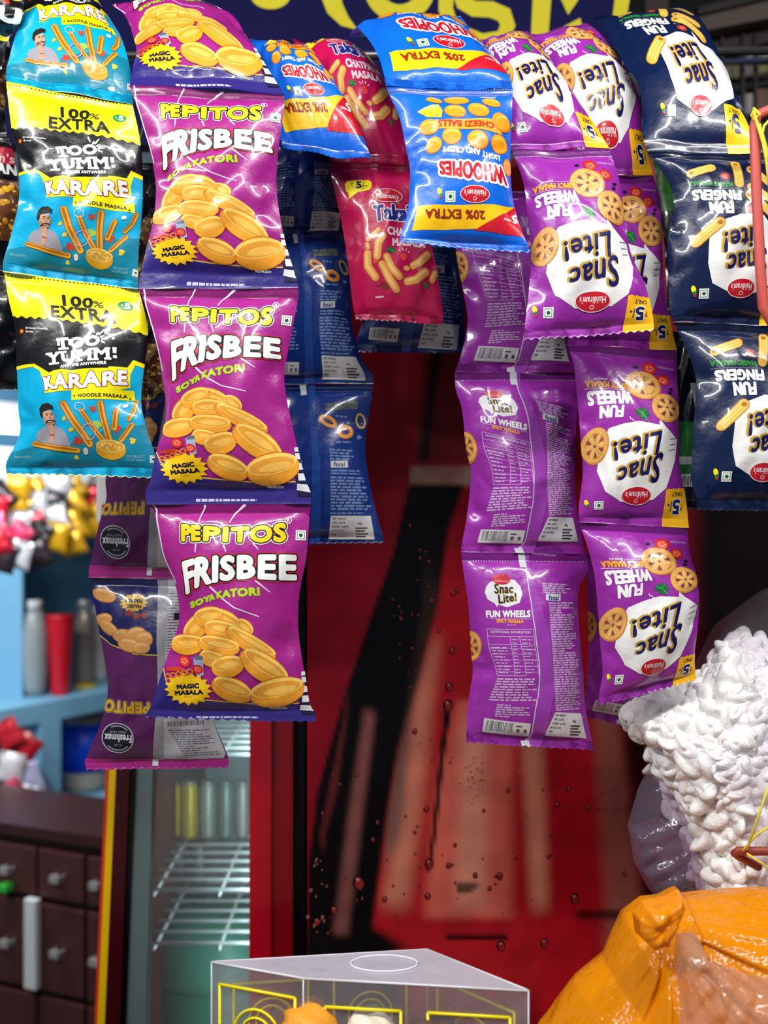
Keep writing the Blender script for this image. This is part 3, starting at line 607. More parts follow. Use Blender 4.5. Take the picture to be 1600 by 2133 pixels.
# crimson pouches
P_('T1', [(610, 84, 722, 92, .935), (632, 120, 760, 110, .915), (650, 170, 800, 165, .895), (672, 260, 840, 260, .885), (685, 320, 866, 322, .88), (686, 336, 868, 345, .878)], .88, v=[0, .28, .5, .78, .95, 1], T=.013)
P_('T2', [(686, 336, 868, 345), (691, 370, 868, 372), (704, 427, 876, 430), (715, 482, 890, 475), (726, 556, 908, 550), (733, 620, 919, 620), (740, 660, 924, 670), (741, 665, 924, 676)], .878, .87, T=.016, free=True, seed=41)
# dark blue reverse sides
P_('N1', [(540, 250, 700, 245), (548, 300, 706, 300), (556, 390, 716, 385), (548, 470, 718, 472), (545, 487, 716, 487)], .925, .925, T=.014)
P_('N2', [(545, 487, 716, 487), (552, 540, 726, 540), (560, 620, 731, 610), (556, 690, 734, 680), (548, 745, 752, 745), (530, 783, 777, 783), (530, 800, 778, 800)], .925, .92, seed=52)
P_('N3', [(530, 800, 778, 802), (545, 850, 771, 850), (556, 905, 763, 900), (560, 942, 761, 945), (556, 1006, 770, 1006), (545, 1070, 784, 1070), (533, 1125, 799, 1122), (535, 1135, 799, 1130)], .92, .915, seed=53, free=True)
P_('N4', [(752, 400, 930, 400), (760, 470, 942, 470), (766, 540, 956, 540), (768, 600, 963, 605), (756, 665, 967, 670), (742, 712, 968, 722), (745, 733, 966, 736)], .925, .92, seed=54, free=True)
# purple wheel snacks, front strip
P_('S1', [(985, 84, 1100, 66, .90), (1000, 105, 1124, 96, .875), (1026, 165, 1172, 160, .845), (1045, 225, 1212, 220, .825), (1060, 290, 1256, 288, .815), (1065, 313, 1270, 311, .812)], .82, v=[0, .22, .50, .74, .93, 1], T=.015)
P_('S2', [(1065, 313, 1270, 311), (1078, 345, 1280, 342), (1092, 390, 1293, 389), (1098, 447, 1301, 460), (1107, 524, 1315, 530), (1102, 602, 1345, 596), (1092, 690, 1361, 670), (1091, 709, 1362, 689)], .81, .795, T=.02, free=True, seed=61)
# purple wheel snacks, second strip
P_('Q1', [(1080, 72, 1222, 52, .925), (1105, 92, 1252, 74, .905), (1140, 150, 1306, 150, .88), (1160, 205, 1333, 207, .87), (1175, 280, 1338, 280, .862), (1185, 345, 1356, 350, .86), (1188, 366, 1360, 366, .86)], .86, v=[0, .16, .46, .64, .82, .95, 1], T=.015)
P_('Q2', [(1188, 366, 1360, 366), (1195, 412, 1374, 410), (1198, 500, 1379, 505), (1192, 602, 1384, 602), (1185, 690, 1400, 690), (1182, 720, 1410, 730)], .86, .855, seed=72)
P_('Q3', [(1182, 720, 1410, 730), (1195, 760, 1411, 790), (1204, 844, 1414, 860), (1209, 912, 1415, 915), (1214, 981, 1416, 970), (1206, 1055, 1428, 1040), (1206, 1088, 1435, 1100)], .85, .84, seed=73, T=.02)
P_('Q4', [(1206, 1088, 1435, 1100), (1222, 1130, 1436, 1140), (1238, 1194, 1450, 1195), (1246, 1270, 1457, 1245), (1251, 1342, 1454, 1308), (1256, 1405, 1447, 1370), (1247, 1460, 1450, 1408, ), (1250, 1470, 1452, 1416)], .84, .83, seed=74, T=.02, free=True)
# purple reverse sides
P_('R1', [(940, 395, 1150, 400), (945, 450, 1158, 450), (951, 531, 1165, 530), (964, 603, 1172, 605), (974, 672, 1180, 670), (962, 734, 1190, 735), (947, 776, 1201, 776)], .895, .89, seed=81)
P_('R2', [(947, 776, 1201, 776), (950, 812, 1204, 812), (962, 850, 1203, 860), (971, 930, 1198, 930), (981, 985, 1197, 985), (972, 1080, 1203, 1070), (961, 1140, 1217, 1137), (961, 1150, 1222, 1154)], .89, .885, seed=82)
P_('R3', [(961, 1150, 1222, 1154), (965, 1187, 1226, 1185), (976, 1265, 1207, 1225), (982, 1359, 1206, 1300), (985, 1400, 1215, 1394), (975, 1465, 1220, 1475), (971, 1535, 1236, 1552), (972, 1546, 1238, 1563)], .885, .875, seed=83, free=True)
P_('R4', [(1222, 1150, 1400, 1150), (1224, 1222, 1396, 1222), (1226, 1340, 1390, 1330), (1222, 1430, 1384, 1430), (1212, 1478, 1382, 1500), (1214, 1492, 1380, 1530)], .935, .93, seed=84, T=.012, free=True)
# navy finger snacks
P_('G1', [(1235, 42, 1420, 14, .925), (1262, 66, 1462, 44, .895), (1298, 130, 1506, 130, .86), (1330, 178, 1530, 186, .84), (1338, 240, 1552, 238, .83), (1338, 288, 1580, 298, .82), (1348, 318, 1590, 322, .818)], .82, v=[0, .22, .50, .66, .82, .95, 1], T=.016)
P_('G2', [(1348, 318, 1590, 322), (1366, 340, 1602, 345), (1398, 392, 1622, 400), (1402, 445, 1634, 450), (1391, 500, 1640, 510), (1392, 570, 1644, 570), (1394, 640, 1655, 640), (1402, 672, 1660, 680)], .815, .81, T=.02, seed=92)
P_('G3', [(1402, 672, 1660, 680), (1424, 712, 1664, 715), (1450, 790, 1674, 790), (1447, 860, 1680, 860), (1443, 930, 1684, 930), (1440, 1000, 1694, 1005), (1450, 1035, 1700, 1040), (1452, 1062, 1702, 1066)], .81, .80, T=.02, seed=93, free=True, sealb=.06)
P_('G0', [(1370, 690, 1462, 690), (1380, 770, 1468, 770), (1388, 860, 1464, 860), (1392, 950, 1462, 950), (1396, 1030, 1470, 1030), (1398, 1060, 1472, 1060)], .87, .87, T=.01, seed=94, free=True)
P_('G9', [(1296, 150, 1410, 150), (1322, 200, 1440, 200), (1362, 340, 1470, 340), (1372, 420, 1480, 420), (1385, 520, 1490, 520), (1392, 660, 1500, 660)], .93, .90, T=.01, seed=95)
# packets at the left edge
P_('L0', [(-95, -60, 40, -60), (-90, 10, 48, 0), (-88, 60, 46, 40), (-90, 120, 18, 80), (-95, 170, 8, 120), (-96, 190, 6, 140)], .85, .845, T=.012, seed=101)
P_('L1', [(-150, 30, -8, 25), (-148, 60, 12, 60), (-146, 120, 22, 112), (-145, 170, 16, 165), (-148, 230, 10, 220), (-150, 288, 14, 285)], .88, .88, T=.014, seed=102)
P_('L2', [(-150, 288, 18, 285), (-146, 330, 30, 330), (-144, 400, 40, 395), (-142, 450, 46, 448), (-146, 520, 22, 515), (-150, 560, 8, 565)], .88, .88, T=.014, seed=103)
P_('L3', [(-150, 560, 20, 565), (-146, 640, 36, 640), (-144, 700, 40, 700), (-146, 780, 42, 780), (-150, 812, 44, 812)], .88, .88, T=.014, seed=104, free=True)
P_('M1', [(215, 340, 345, 340), (220, 400, 340, 400), (224, 500, 338, 500), (218, 580, 345, 580), (212, 640, 350, 640)], .885, .885, T=.012, seed=105)
P_('M2', [(212, 640, 350, 640), (222, 700, 346, 700), (226, 760, 344, 760), (220, 830, 350, 825), (218, 842, 352, 838)], .885, .885, T=.012, seed=106)
P_('M3', [(218, 842, 352, 838), (226, 880, 348, 880), (234, 930, 350, 930), (236, 980, 352, 975), (234, 1000, 352, 998)], .89, .89, T=.012, seed=107, free=True)

# ------------------------------------------------------------------ colours of the print
WHITE = (238, 238, 236); BLACK = (10, 10, 14); NAVY = (18, 16, 88); GOLD = (250, 186, 20); RED = (205, 22, 42); YEL = (250, 236, 0)
CYAN = (0, 168, 214); PURP = (160, 32, 132); VIOL = (46, 34, 118); BLUE = (8, 104, 222); CRIM = (190, 14, 78); SNAC = (150, 42, 160); DEEP = (6, 25, 66); BACK = (12, 46, 118)

def logo_oval(a, cx, cy, rx, ry, up=False, rot=0):
    a.ell('brand_oval', (245, 225, 225), 5, cx, cy, rx, ry, rot, 28); a.ell('brand_oval', (196, 20, 40), 5.6, cx, cy, rx*.95, ry*.92, rot, 28)
    s = 1 if up else -1
    a.text('brand_oval', WHITE, 6.2, "Haldiram's", [(cx-s*rx*.72, cy-s*ry*.22), (cx+s*rx*.72, cy-s*ry*.22)], [(cx-s*rx*.72, cy+s*ry*.42), (cx+s*rx*.72, cy+s*ry*.42)], grow=rx*.008, n=4)
    a.ring('brand_oval', (240, 180, 185), 6.2, cx, cy-s*ry*.52, ry*.25, ry*.22, ry*.09, n=10)
def veg(a, cx, cy, r):
    a.rect('veg_mark', WHITE, 4, cx, cy, 2*r, 2*r); a.rect('veg_mark', (60, 120, 80), 4.6, cx, cy, 1.5*r, 1.5*r); a.rect('veg_mark', WHITE, 5.2, cx, cy, 1.25*r, 1.25*r); a.ell('veg_mark', (20, 90, 50), 5.8, cx, cy, r*.38, r*.38, n=10)
def pepper(a, cx, cy, s):
    a.ell('pepper_icon', YEL, 4, cx, cy-s*.3, s*.5, s*.85, -20, 12); a.ell('pepper_icon', (30, 120, 40), 4.4, cx+s*.25, cy+s*.55, s*.42, s*.5, 0, 10); a.ell('pepper_icon', (190, 40, 30), 4.8, cx+s*.3, cy+s*1.0, s*.35, s*.3, 0, 8)
def chip(a, part, z, cx, cy, rx, ry, rot, c1=(214, 128, 30), c2=(240, 178, 66), c3=(250, 208, 112)):
    a.ell(part, c1, z, cx, cy, rx, ry, rot, 18); r = math.radians(rot)
    a.ell(part, c2, z+.25, cx+math.sin(r)*ry*.06, cy-ry*.06, rx*.95, ry*.9, rot, 18)
    a.ell(part, c3, z+.5, cx+rx*.06, cy-ry*.30, rx*.72, ry*.42, rot, 14); a.ell(part, c2, z+.75, cx+rx*.05, cy-ry*.10, rx*.66, ry*.34, rot, 14)
def cup(a, part, z, cx, cy, rx, ry, rot):
    """a shallow fried bowl seen from the side"""
    a.ell(part, (206, 118, 24), z, cx, cy, rx, ry, rot, 20); a.ell(part, (236, 160, 44), z+.2, cx, cy+ry*.04, rx*.96, ry*.9, rot, 20)
    r = math.radians(rot); ux, uy = math.cos(r), math.sin(r)
    a.ell(part, (252, 206, 100), z+.4, cx+uy*ry*.30, cy-ux*ry*.30, rx*.93, ry*.60, rot, 20); a.ell(part, (226, 158, 52), z+.6, cx+uy*ry*.22, cy-ux*ry*.22, rx*.84, ry*.46, rot, 18)
    a.ell(part, (244, 188, 84), z+.8, cx+uy*ry*.12+ux*rx*.1, cy-ux*ry*.12, rx*.6, ry*.26, rot, 14)
def wheel(a, part, z, cx, cy, rx, ry, rot, hole=(120, 60, 70)):
    a.ell(part, (196, 128, 56), z, cx, cy, rx, ry, rot, 24); a.ell(part, (226, 168, 88), z+.25, cx-rx*.03, cy-ry*.04, rx*.94, ry*.93, rot, 24)
    R = math.radians(rot)
    def q(r, t): X, Y = rx*r*math.cos(t), ry*r*math.sin(t); return (cx+X*math.cos(R)-Y*math.sin(R), cy+X*math.sin(R)+Y*math.cos(R))
    a.ell(part, (206, 140, 64), z+.5, *q(0, 0), rx*.7, ry*.7, rot, 18); a.ell(part, (230, 174, 96), z+.6, *q(.03, 2), rx*.62, ry*.62, rot, 18)
    for k in range(6):
        t = k*math.pi/3+.3; a.poly(part, hole, z+.75, [q(.26, t), q(.60, t-.24), q(.66, t), q(.60, t+.24)]); 
        t += math.pi/6; a.line(part, (244, 196, 122), z+.75, [q(.2, t), q(.8, t)], rx*.06, cap=False)
    a.ell(part, hole, z+.8, cx, cy, rx*.09, ry*.09, n=8)
def tomato(a, part, z, cx, cy, r, sy=.85):
    a.ell(part, (196, 30, 34), z, cx, cy, r, r*sy, 20, 14); a.ell(part, (226, 70, 56), z+.3, cx, cy, r*.72, r*.58, 20, 12)
    for k in range(5): a.ell(part, (240, 190, 150), z+.5, cx+r*.38*math.cos(k*1.257), cy+r*.30*math.sin(k*1.257), r*.14, r*.09, n=7)
def leaf(a, part, z, cx, cy, s, rot=0):
    r = math.radians(rot)
    def t(x, y): return (cx+s*(x*math.cos(r)-y*math.sin(r)), cy+s*(x*math.sin(r)+y*math.cos(r)))
    a.poly(part, (22, 110, 52), z, [t(-.9, .1), t(-.5, -.6), t(-.2, -.35), t(.1, -.8), t(.35, -.3), t(.8, -.3), t(.6, .2), t(1., .7), t(.3, .5), t(0, .8), t(-.2, .35), t(-.6, .5)])
    a.line(part, (90, 180, 90), z+.4, [t(-.7, 0), t(.1, 0), t(.8, .5)], s*.08, cap=False); a.line(part, (90, 180, 90), z+.4, [t(-.2, 0), t(.1, -.5)], s*.06, cap=False)
def stick(a, part, z, P, wd, c1=(196, 128, 44), c2=(236, 184, 92), c3=(248, 212, 130)):
    a.line(part, c1, z, P, wd); a.line(part, c2, z+.3, P, wd*.8); P = np.asarray(P, float); a.line(part, c3, z+.6, P+np.array([-wd*.1, -wd*.1]), wd*.35)
def pasta(a, part, z, x0, y0, x1, y1, wd):
    a.line(part, (176, 122, 34), z, [(x0, y0), (x1, y1)], wd); a.line(part, (222, 176, 72), z+.25, [(x0, y0), (x1, y1)], wd*.86)
    d = np.array([x1-x0, y1-y0], float); d /= np.hypot(*d); n = np.array([-d[1], d[0]])
    for k in (-.26, 0, .26): a.line(part, (244, 208, 116), z+.5, [np.array([x0, y0])+n*wd*k, np.array([x1, y1])+n*wd*k], wd*.11, cap=False)
    a.ell(part, (170, 104, 30), z+.7, x0, y0, wd*.26, wd*.2, n=10)
def rupee(a, part, c, z, cx, cy, s, flip=1):
    for y in (-.9, -.45): a.line(part, c, z, [(cx-flip*.5*s, cy+flip*y*s), (cx+flip*.5*s, cy+flip*y*s)], s*.16, cap=False)
    a.line(part, c, z, [(cx-flip*.1*s, cy-flip*.9*s), (cx+flip*.3*s, cy-flip*.65*s), (cx+flip*.2*s, cy-flip*.1*s), (cx-flip*.4*s, cy)], s*.16, cap=False); a.line(part, c, z, [(cx-flip*.35*s, cy), (cx+flip*.3*s, cy+flip*.9*s)], s*.16, cap=False)
def snac_lite(a, pts_l_top, pts_l_bot, pts_s_top, pts_s_bot, g):
    for c, z, gr, sh in (((196, 158, 58), 3, g*1.7, g*.8), (NAVY, 3.8, g*.62, 0)):
        mv = lambda P: [(x-sh*1.2, y-sh*.5) for x, y in P]
        a.text('brand_lettering', c, z, 'Lite!', mv(pts_l_top), mv(pts_l_bot), grow=gr, n=10); a.text('brand_lettering', c, z, 'Snac', mv(pts_s_top), mv(pts_s_bot), grow=gr, n=10)

# ---- cyan/yellow/black noodle-stick pouch (read off the lowest one)
WAVE = [(1460-20*k, 655-2.7*k+11*math.sin(k*1.31)) for k in range(68)]
def art_karare():
    a = Art().crop(4.74, 0, 560)
    a.poly('yellow_panel', YEL, 1, [(-60, -30), (200, 10), (700, 90), (1400, 190), (1600, 220), (1600, 720), (1460, 680), (1400, 650)]+WAVE+[(100, 530), (-60, 520)])
    # black panel edged in yellow
    low = [(-60, 1000), (150, 1000), (375, 995), (450, 1040), (480, 1120), (505, 1262), (620, 1250), (770, 1238), (768, 1330), (1050, 1318), (1335, 1302), (1332, 1212), (1215, 1216), (1300, 1185), (1306, 1060), (1345, 965), (1440, 985), (1600, 1010)]
    wav = [(1600, 720)]+WAVE+[(-60, 520)]
    a.poly('yellow_panel', YEL, 1.5, low+[(1600, 860), (-60, 860)])
    a.poly('black_panel', BLACK, 2, [(-60, 965), (150, 965), (385, 965), (470, 1015), (545, 1062), (600, 1040), (680, 1030), (760, 1050), (900, 1030), (1110, 1015), (1125, 1000), (1280, 995), (1330, 915), (1440, 945), (1600, 960)]+wav)
    a.poly('teal_panel', (10, 128, 156), 1.2, [(-60, 1850), (300, 1770), (700, 1760), (1000, 1640), (1600, 1500), (1600, 1950), (-60, 1950)])
    a.text('extra_lettering', (26, 26, 14), 3, '100', [(640, 285), (940, 320)], [(665, 395), (945, 420)], grow=11); a.text('extra_lettering', (26, 26, 14), 3, '%', [(950, 345), (1052, 360)], [(950, 408), (1050, 422)], grow=2)
    a.text('extra_lettering', (26, 26, 14), 3, 'EXTRA', [(545, 398), (1145, 450)], [(560, 512), (1172, 568)], grow=9)
    a.ell('price_badge', (0, 140, 60), 3, 1250, 380, 70, 46, 8, 24); a.text('price_badge', WHITE, 4, '5', [(1240, 350), (1290, 354)], [(1240, 405), (1290, 410)], grow=5); rupee(a, 'price_badge', WHITE, 4, 1215, 385, 18)
    for c, r in (((200, 60, 20), 30), ((250, 170, 40), 16)): a.star('group_emblem', c, 3 if r > 20 else 3.5, 232, 626, r, r, 8, .6)
    a.text('group_emblem', WHITE, 3, 'RP-Sanjiv Goenka', [(275, 590), (525, 625)], [(275, 612), (525, 648)], grow=1); a.text('group_emblem', WHITE, 3, 'Group', [(275, 622), (370, 636)], [(275, 648), (370, 662)], grow=1)
    # slab letters of the brand
    def slab(s, top, bot, sh, g):
        a.text('brand_lettering', WHITE, 3.2, s, top, bot, grow=g)
        k = {'T': [(0, .5)], 'Y': [(.15, .85), (.5,)], 'U': [(.15, .85), ()], 'M': [(.15, .85), (.15, .85)], 'O': [(), ()], '!': [(), ()]}
    slab('TOO', [(622, 738), (1028, 702)], [(640, 828), (1030, 796)], 0, 13)
    slab('YUMM', [(525, 880), (1120, 822)], [(540, 975), (1122, 920)], 0, 11)
    for x, y, wd in ((688, 833, 95), (640, 775, 24), (742, 766, 24)): a.rect('brand_lettering', WHITE, 3.2, x, y, wd, 22 if wd > 50 else 60, -5)
    for x, y, wd in ((548, 882, 70), (640, 872, 60), (597, 976, 100), (690, 866, 60), (800, 856, 60), (845, 852, 56), (965, 840, 56), (1000, 838, 56), (1110, 828, 50), (848, 952, 66), (955, 942, 60), (1002, 938, 60), (1112, 926, 64)): a.rect('brand_lettering', WHITE, 3.2, x, y, wd, 20, -5)
    a.line('brand_lettering', WHITE, 3.2, [(1172, 812), (1172, 870)], [38, 30], cap=False); a.rect('brand_lettering', WHITE, 3.2, 1174, 902, 34, 28, -5)
    for p in (((962, 628), (978, 672)), ((1005, 690), (1018, 668)), ((1028, 690), (1070, 645)), ((1045, 716), (1075, 703)), ((1058, 736), (1110, 732)), ((1055, 762), (1084, 774))): a.line('brand_lettering', WHITE, 3.2, p, [20, 10])
    a.ell('brand_lettering', (200, 200, 200), 3.2, 1160, 726, 14, 14, n=12)
    a.text('brand_lettering', WHITE, 3.2, 'ANYTIME ANYWHERE', [(660, 995), (1095, 952)], [(664, 1022), (1096, 978)], grow=3)
    KT = [(495, 1112), (560, 1098), (690, 1074), (800, 1092), (930, 1054), (1060, 1070), (1180, 1038), (1270, 1034)]; KB = [(515, 1226), (600, 1216), (690, 1216), (800, 1212), (930, 1200), (1060, 1190), (1180, 1166), (1272, 1160)]
    a.text('product_lettering', (140, 30, 24), 3, 'KARARE', KT, KB, grow=23); a.text('product_lettering', WHITE, 4, 'KARARE', KT, KB, grow=13)
    a.text('flavour_lettering', (60, 50, 10), 3, 'NOODLE MASALA', [(832, 1272), (1265, 1255)], [(834, 1304), (1266, 1286)], grow=3)
    for x in (795, 1290): a.line('flavour_lettering', (60, 50, 10), 3, [(x, 1275), (x, 1305)], 6); a.line('flavour_lettering', (60, 50, 10), 3, [(x-12, 1290), (x+12, 1288)], 5)
    # printed man in a grey shirt, hand at his chin
    p = 'printed_man'
    a.poly(p, (150, 148, 158), 3, [(388, 1740), (395, 1660), (430, 1610), (490, 1580), (520, 1566), (600, 1575), (660, 1600), (705, 1650), (735, 1740), (738, 1790), (560, 1780), (420, 1760)])
    a.poly(p, (190, 138, 112), 3.3, [(470, 1440), (560, 1425), (592, 1470), (600, 1520), (590, 1570), (540, 1595), (500, 1560), (478, 1500)])
    a.poly(p, (208, 160, 132), 3.5, [(485, 1445), (555, 1432), (582, 1470), (580, 1510), (520, 1520), (490, 1490)])
    a.poly(p, (34, 30, 32), 3.9, [(445, 1460), (442, 1400), (475, 1362), (540, 1356), (588, 1385), (592, 1425), (560, 1412), (500, 1425), (478, 1450), (482, 1500), (460, 1490)])
    a.poly(p, (60, 42, 38), 3.9, [(500, 1545), (520, 1522), (560, 1516), (596, 1518), (598, 1550), (575, 1580), (535, 1585)])
    for x in (525, 570): a.line(p, (40, 30, 30), 4.2, [(x-14, 1462), (x+12, 1458)], 7); a.ell(p, (40, 28, 26), 4.2, x, 1474, 8, 5, n=8)
    a.line(p, (160, 108, 88), 4.2, [(552, 1470), (560, 1500), (548, 1506)], 6); a.line(p, (226, 190, 172), 4.3, [(535, 1534), (570, 1530)], 6)
    a.line(p, (196, 146, 120), 4.4, [(545, 1712), (560, 1640), (548, 1575)], [52, 46, 56]); a.line(p, (180, 126, 102), 4.7, [(520, 1560), (585, 1545)], 22); a.line(p, (150, 60, 50), 4.8, [(535, 1655), (585, 1662)], 12, cap=False)
    n = 'snack_picture'; K = dict(c1=(150, 92, 18), c2=(222, 166, 36), c3=(172, 100, 26))
    stick(a, 'printed_stick|1', 5, [(370, 1738), (580, 1782), (800, 1806)], 56, **K)
    for P, wd in (([(690, 1370), (790, 1540), (925, 1745)], 74), ([(862, 1432), (950, 1570), (1060, 1715)], 52), ([(1042, 1360), (1070, 1520), (1112, 1705)], 64), ([(1180, 1425), (1162, 1590)], 58), ([(1352, 1312), (1330, 1420), (1290, 1500)], 44), ([(1318, 1552), (1222, 1700)], 52)): stick(a, 'printed_stick|%d' % wd, 3, P, wd, **K)
    a.ell(n, (206, 150, 30), 5.2, 1122, 1800, 142, 92, 4, 24); a.ell(n, (224, 180, 80), 5.7, 1122, 1762, 134, 60, 4, 24); a.ell(n, (196, 146, 50), 5.9, 1122, 1764, 118, 48, 4, 20)
    R = random.Random(4)
    for _ in range(26): x, y = R.uniform(1020, 1215), R.uniform(1728, 1798); a.line(n, (238, 200, 104), 6.2, [(x, y), (x+R.uniform(-26, 26), y+R.uniform(-14, 14))], 8)
    for x, y, r, c in ((970, 1412, 26, (190, 70, 50)), (815, 1718, 44, (186, 60, 44)), (1180, 1590, 42, (190, 70, 50)), (760, 1615, 22, (226, 190, 40)), (688, 1508, 20, (226, 190, 40)), (1328, 1706, 28, (226, 190, 40)), (780, 1868, 20, (226, 190, 40)), (1008, 1560, 40, (150, 190, 80))): a.blob(n, c, 2.6, x, y, r, .4, seed=int(x))
    a.ring(n, (210, 150, 170), 6.4, 925, 1630, 72, 80, 9); a.ring(n, (200, 200, 220), 4.9, 850, 1395, 52, 40, 7, 20); a.ell(n, (226, 226, 210), 4.9, 1252, 1368, 26, 18, -30, 12); a.ell(n, (210, 200, 190), 6.2, 880, 1812, 26, 34, 0, 12)
    a.text('small_print', (150, 200, 210), 3, 'SERVING SUGGESTION', [(145, 1850), (320, 1850)], [(145, 1872), (320, 1872)]); a.text('small_print', (150, 200, 210), 3, 'PRODUCT', [(1275, 1850), (1435, 1845)], [(1275, 1872), (1435, 1868)]); a.text('small_print', (150, 200, 210), 3, 'FROM INDIA', [(1262, 1884), (1435, 1880)], [(1262, 1904), (1435, 1900)])
    veg(a, 1515, 1880, 36)
    for k in range(34): x = 62+k*39; a.line('perforation', (40, 40, 20), 3, [(x, 66+k*4.2), (x+18, 68+k*4.2)], 9, cap=False)
    a.poly('yellow_panel', YEL, 1.6, [(-60, 2016), (800, 2040), (1600, 2064), (1600, 2120), (-60, 2120)])
    return a

# ---- purple chip pouch (read off the lowest one)
def art_frisbee():
    a = Art().crop(3.077, 160, 980)
    a.poly('navy_panel', VIOL, 1, [(380, 1250), (560, 1290), (575, 1340), (610, 1420), (740, 1450), (900, 1470), (1150, 1492), (1430, 1492), (1600, 1480), (1600, 1700), (380, 1700)])
    a.line('navy_panel', (232, 206, 40), 1.4, [(556, 1270), (572, 1335), (608, 1416), (740, 1447), (900, 1468), (1150, 1490), (1430, 1490), (1520, 1482)], 7, cap=False)
    for P in ([(498, 215), (515, 330), (558, 540), (640, 725)], [(825, 220), (790, 345)], [(778, 470), (774, 525)], [(1085, 220), (985, 335)], [(955, 478), (972, 520)], [(1140, 465), (1175, 505)], [(868, 733), (940, 805), (1030, 870), (1185, 928)], [(1160, 700), (1250, 775)]): a.line('web_lines', (222, 206, 226), 1.2, P, [11, 6], cap=False)
    T, B = [(685, 350), (800, 362), (1010, 372), (1180, 362), (1338, 342)], [(690, 450), (800, 446), (1010, 456), (1180, 456), (1338, 452)]
    for c, z, g in ((WHITE, 3, 31), (BLACK, 3.7, 23), ((252, 208, 20), 4.4, 11.5)): a.text('brand_lettering', c, z, 'PEPITOS', T, B, grow=g)
    a.ring('brand_lettering', WHITE, 3, 1358, 322, 22, 20, 4, n=14); a.text('brand_lettering', WHITE, 3, 'R', [(1350, 312), (1367, 312)], [(1350, 332), (1367, 332)], grow=1, n=4)
    T, B = [(695, 588), (800, 560), (900, 552), (1010, 550), (1130, 546), (1270, 545), (1402, 548)], [(722, 785), (790, 738), (900, 708), (1010, 690), (1130, 682), (1270, 690), (1402, 696)]
    for c, z, g in (((200, 30, 60), 3, 36), (BLACK, 3.7, 27), (WHITE, 4.4, 15)): a.text('product_lettering', c, z, 'FRISBEE', T, B, grow=g)
    a.text('flavour_lettering', (172, 210, 20), 3, 'SOYA KATORI', [(742, 842), (860, 800), (930, 770), (1050, 752), (1182, 745)], [(750, 876), (860, 832), (935, 808), (1050, 800), (1186, 792)], grow=6)
    veg(a, 1436, 416, 32)
    n = 'chip_picture'; z = 2.
    for cx, cy, rx, ry, rot in ((790, 990, 105, 62, -42), (960, 955, 105, 66, 22), (1085, 1000, 62, 52, 40), (865, 930, 90, 60, -10), (945, 1012, 104, 60, 8), (720, 1108, 106, 62, -3), (1130, 1095, 165, 50, 32), (930, 1110, 125, 58, 10), (890, 1195, 80, 50, 18), (985, 1240, 96, 66, -12), (1210, 1250, 158, 76, 36), (1006, 1392, 122, 72, 22), (1290, 1412, 160, 88, -10)):
        cup(a, 'printed_chip|%d' % int(z*2), z, cx, cy, rx*1.1, ry*1.12, rot); z += .5
    v = 'vegetable_picture'
    a.ell(v, (205, 60, 30), 6, 640, 1268, 66, 14, -4, 14); tomato(a, v, 6.2, 705, 1215, 44); tomato(a, v, 6.6, 792, 1262, 36)
    a.poly(v, (150, 170, 196), 6.1, [(768, 1190), (832, 1190), (830, 1300), (790, 1310), (772, 1270)]); a.rect(v, (90, 96, 110), 6.4, 802, 1188, 52, 26)
    a.star('flavour_burst', (246, 196, 16), 7, 725, 1392, 160, 108, 17, .80, .1)
    for k in range(5): a.ring('flavour_burst', (226, 120, 20), 7.3, 590+k*38, 1318-k*10, 22, 20, 9, n=10)
    a.text('flavour_burst', (20, 14, 40), 7.6, 'MAGIC', [(652, 1368), (797, 1354)], [(654, 1394), (798, 1382)], grow=5); a.text('flavour_burst', (20, 14, 40), 7.6, 'MASALA', [(638, 1408), (822, 1394)], [(640, 1434), (824, 1420)], grow=5); a.text('flavour_burst', (20, 14, 40), 7.6, 'FLAVOUR', [(700, 1440), (750, 1438)], [(700, 1448), (750, 1446)])
    for x, y, s in ((1452, 1300, 16), (1460, 1340, 22), (1466, 1400, 24), (1470, 1462, 26)): a.rect('side_label', (222, 222, 226), 8, x, y, s*2, s*1.6)
    a.rect('side_label', (222, 222, 226), 8, 1480, 1522, 100, 34, 6); a.poly('side_label', (26, 22, 60), 7.8, [(1438, 1320), (1520, 1320), (1530, 1560), (1440, 1560)])
    a.text('small_print', WHITE, 8, 'NAMKEEN', [(1240, 1510), (1345, 1512)], [(1240, 1524), (1345, 1526)])
    a.dashes('small_print', (200, 196, 226), 2.2, (770, 1570), (1225, 1572), (770, 1586), (1225, 1588), 1, 10, 3, words=14)
    return a

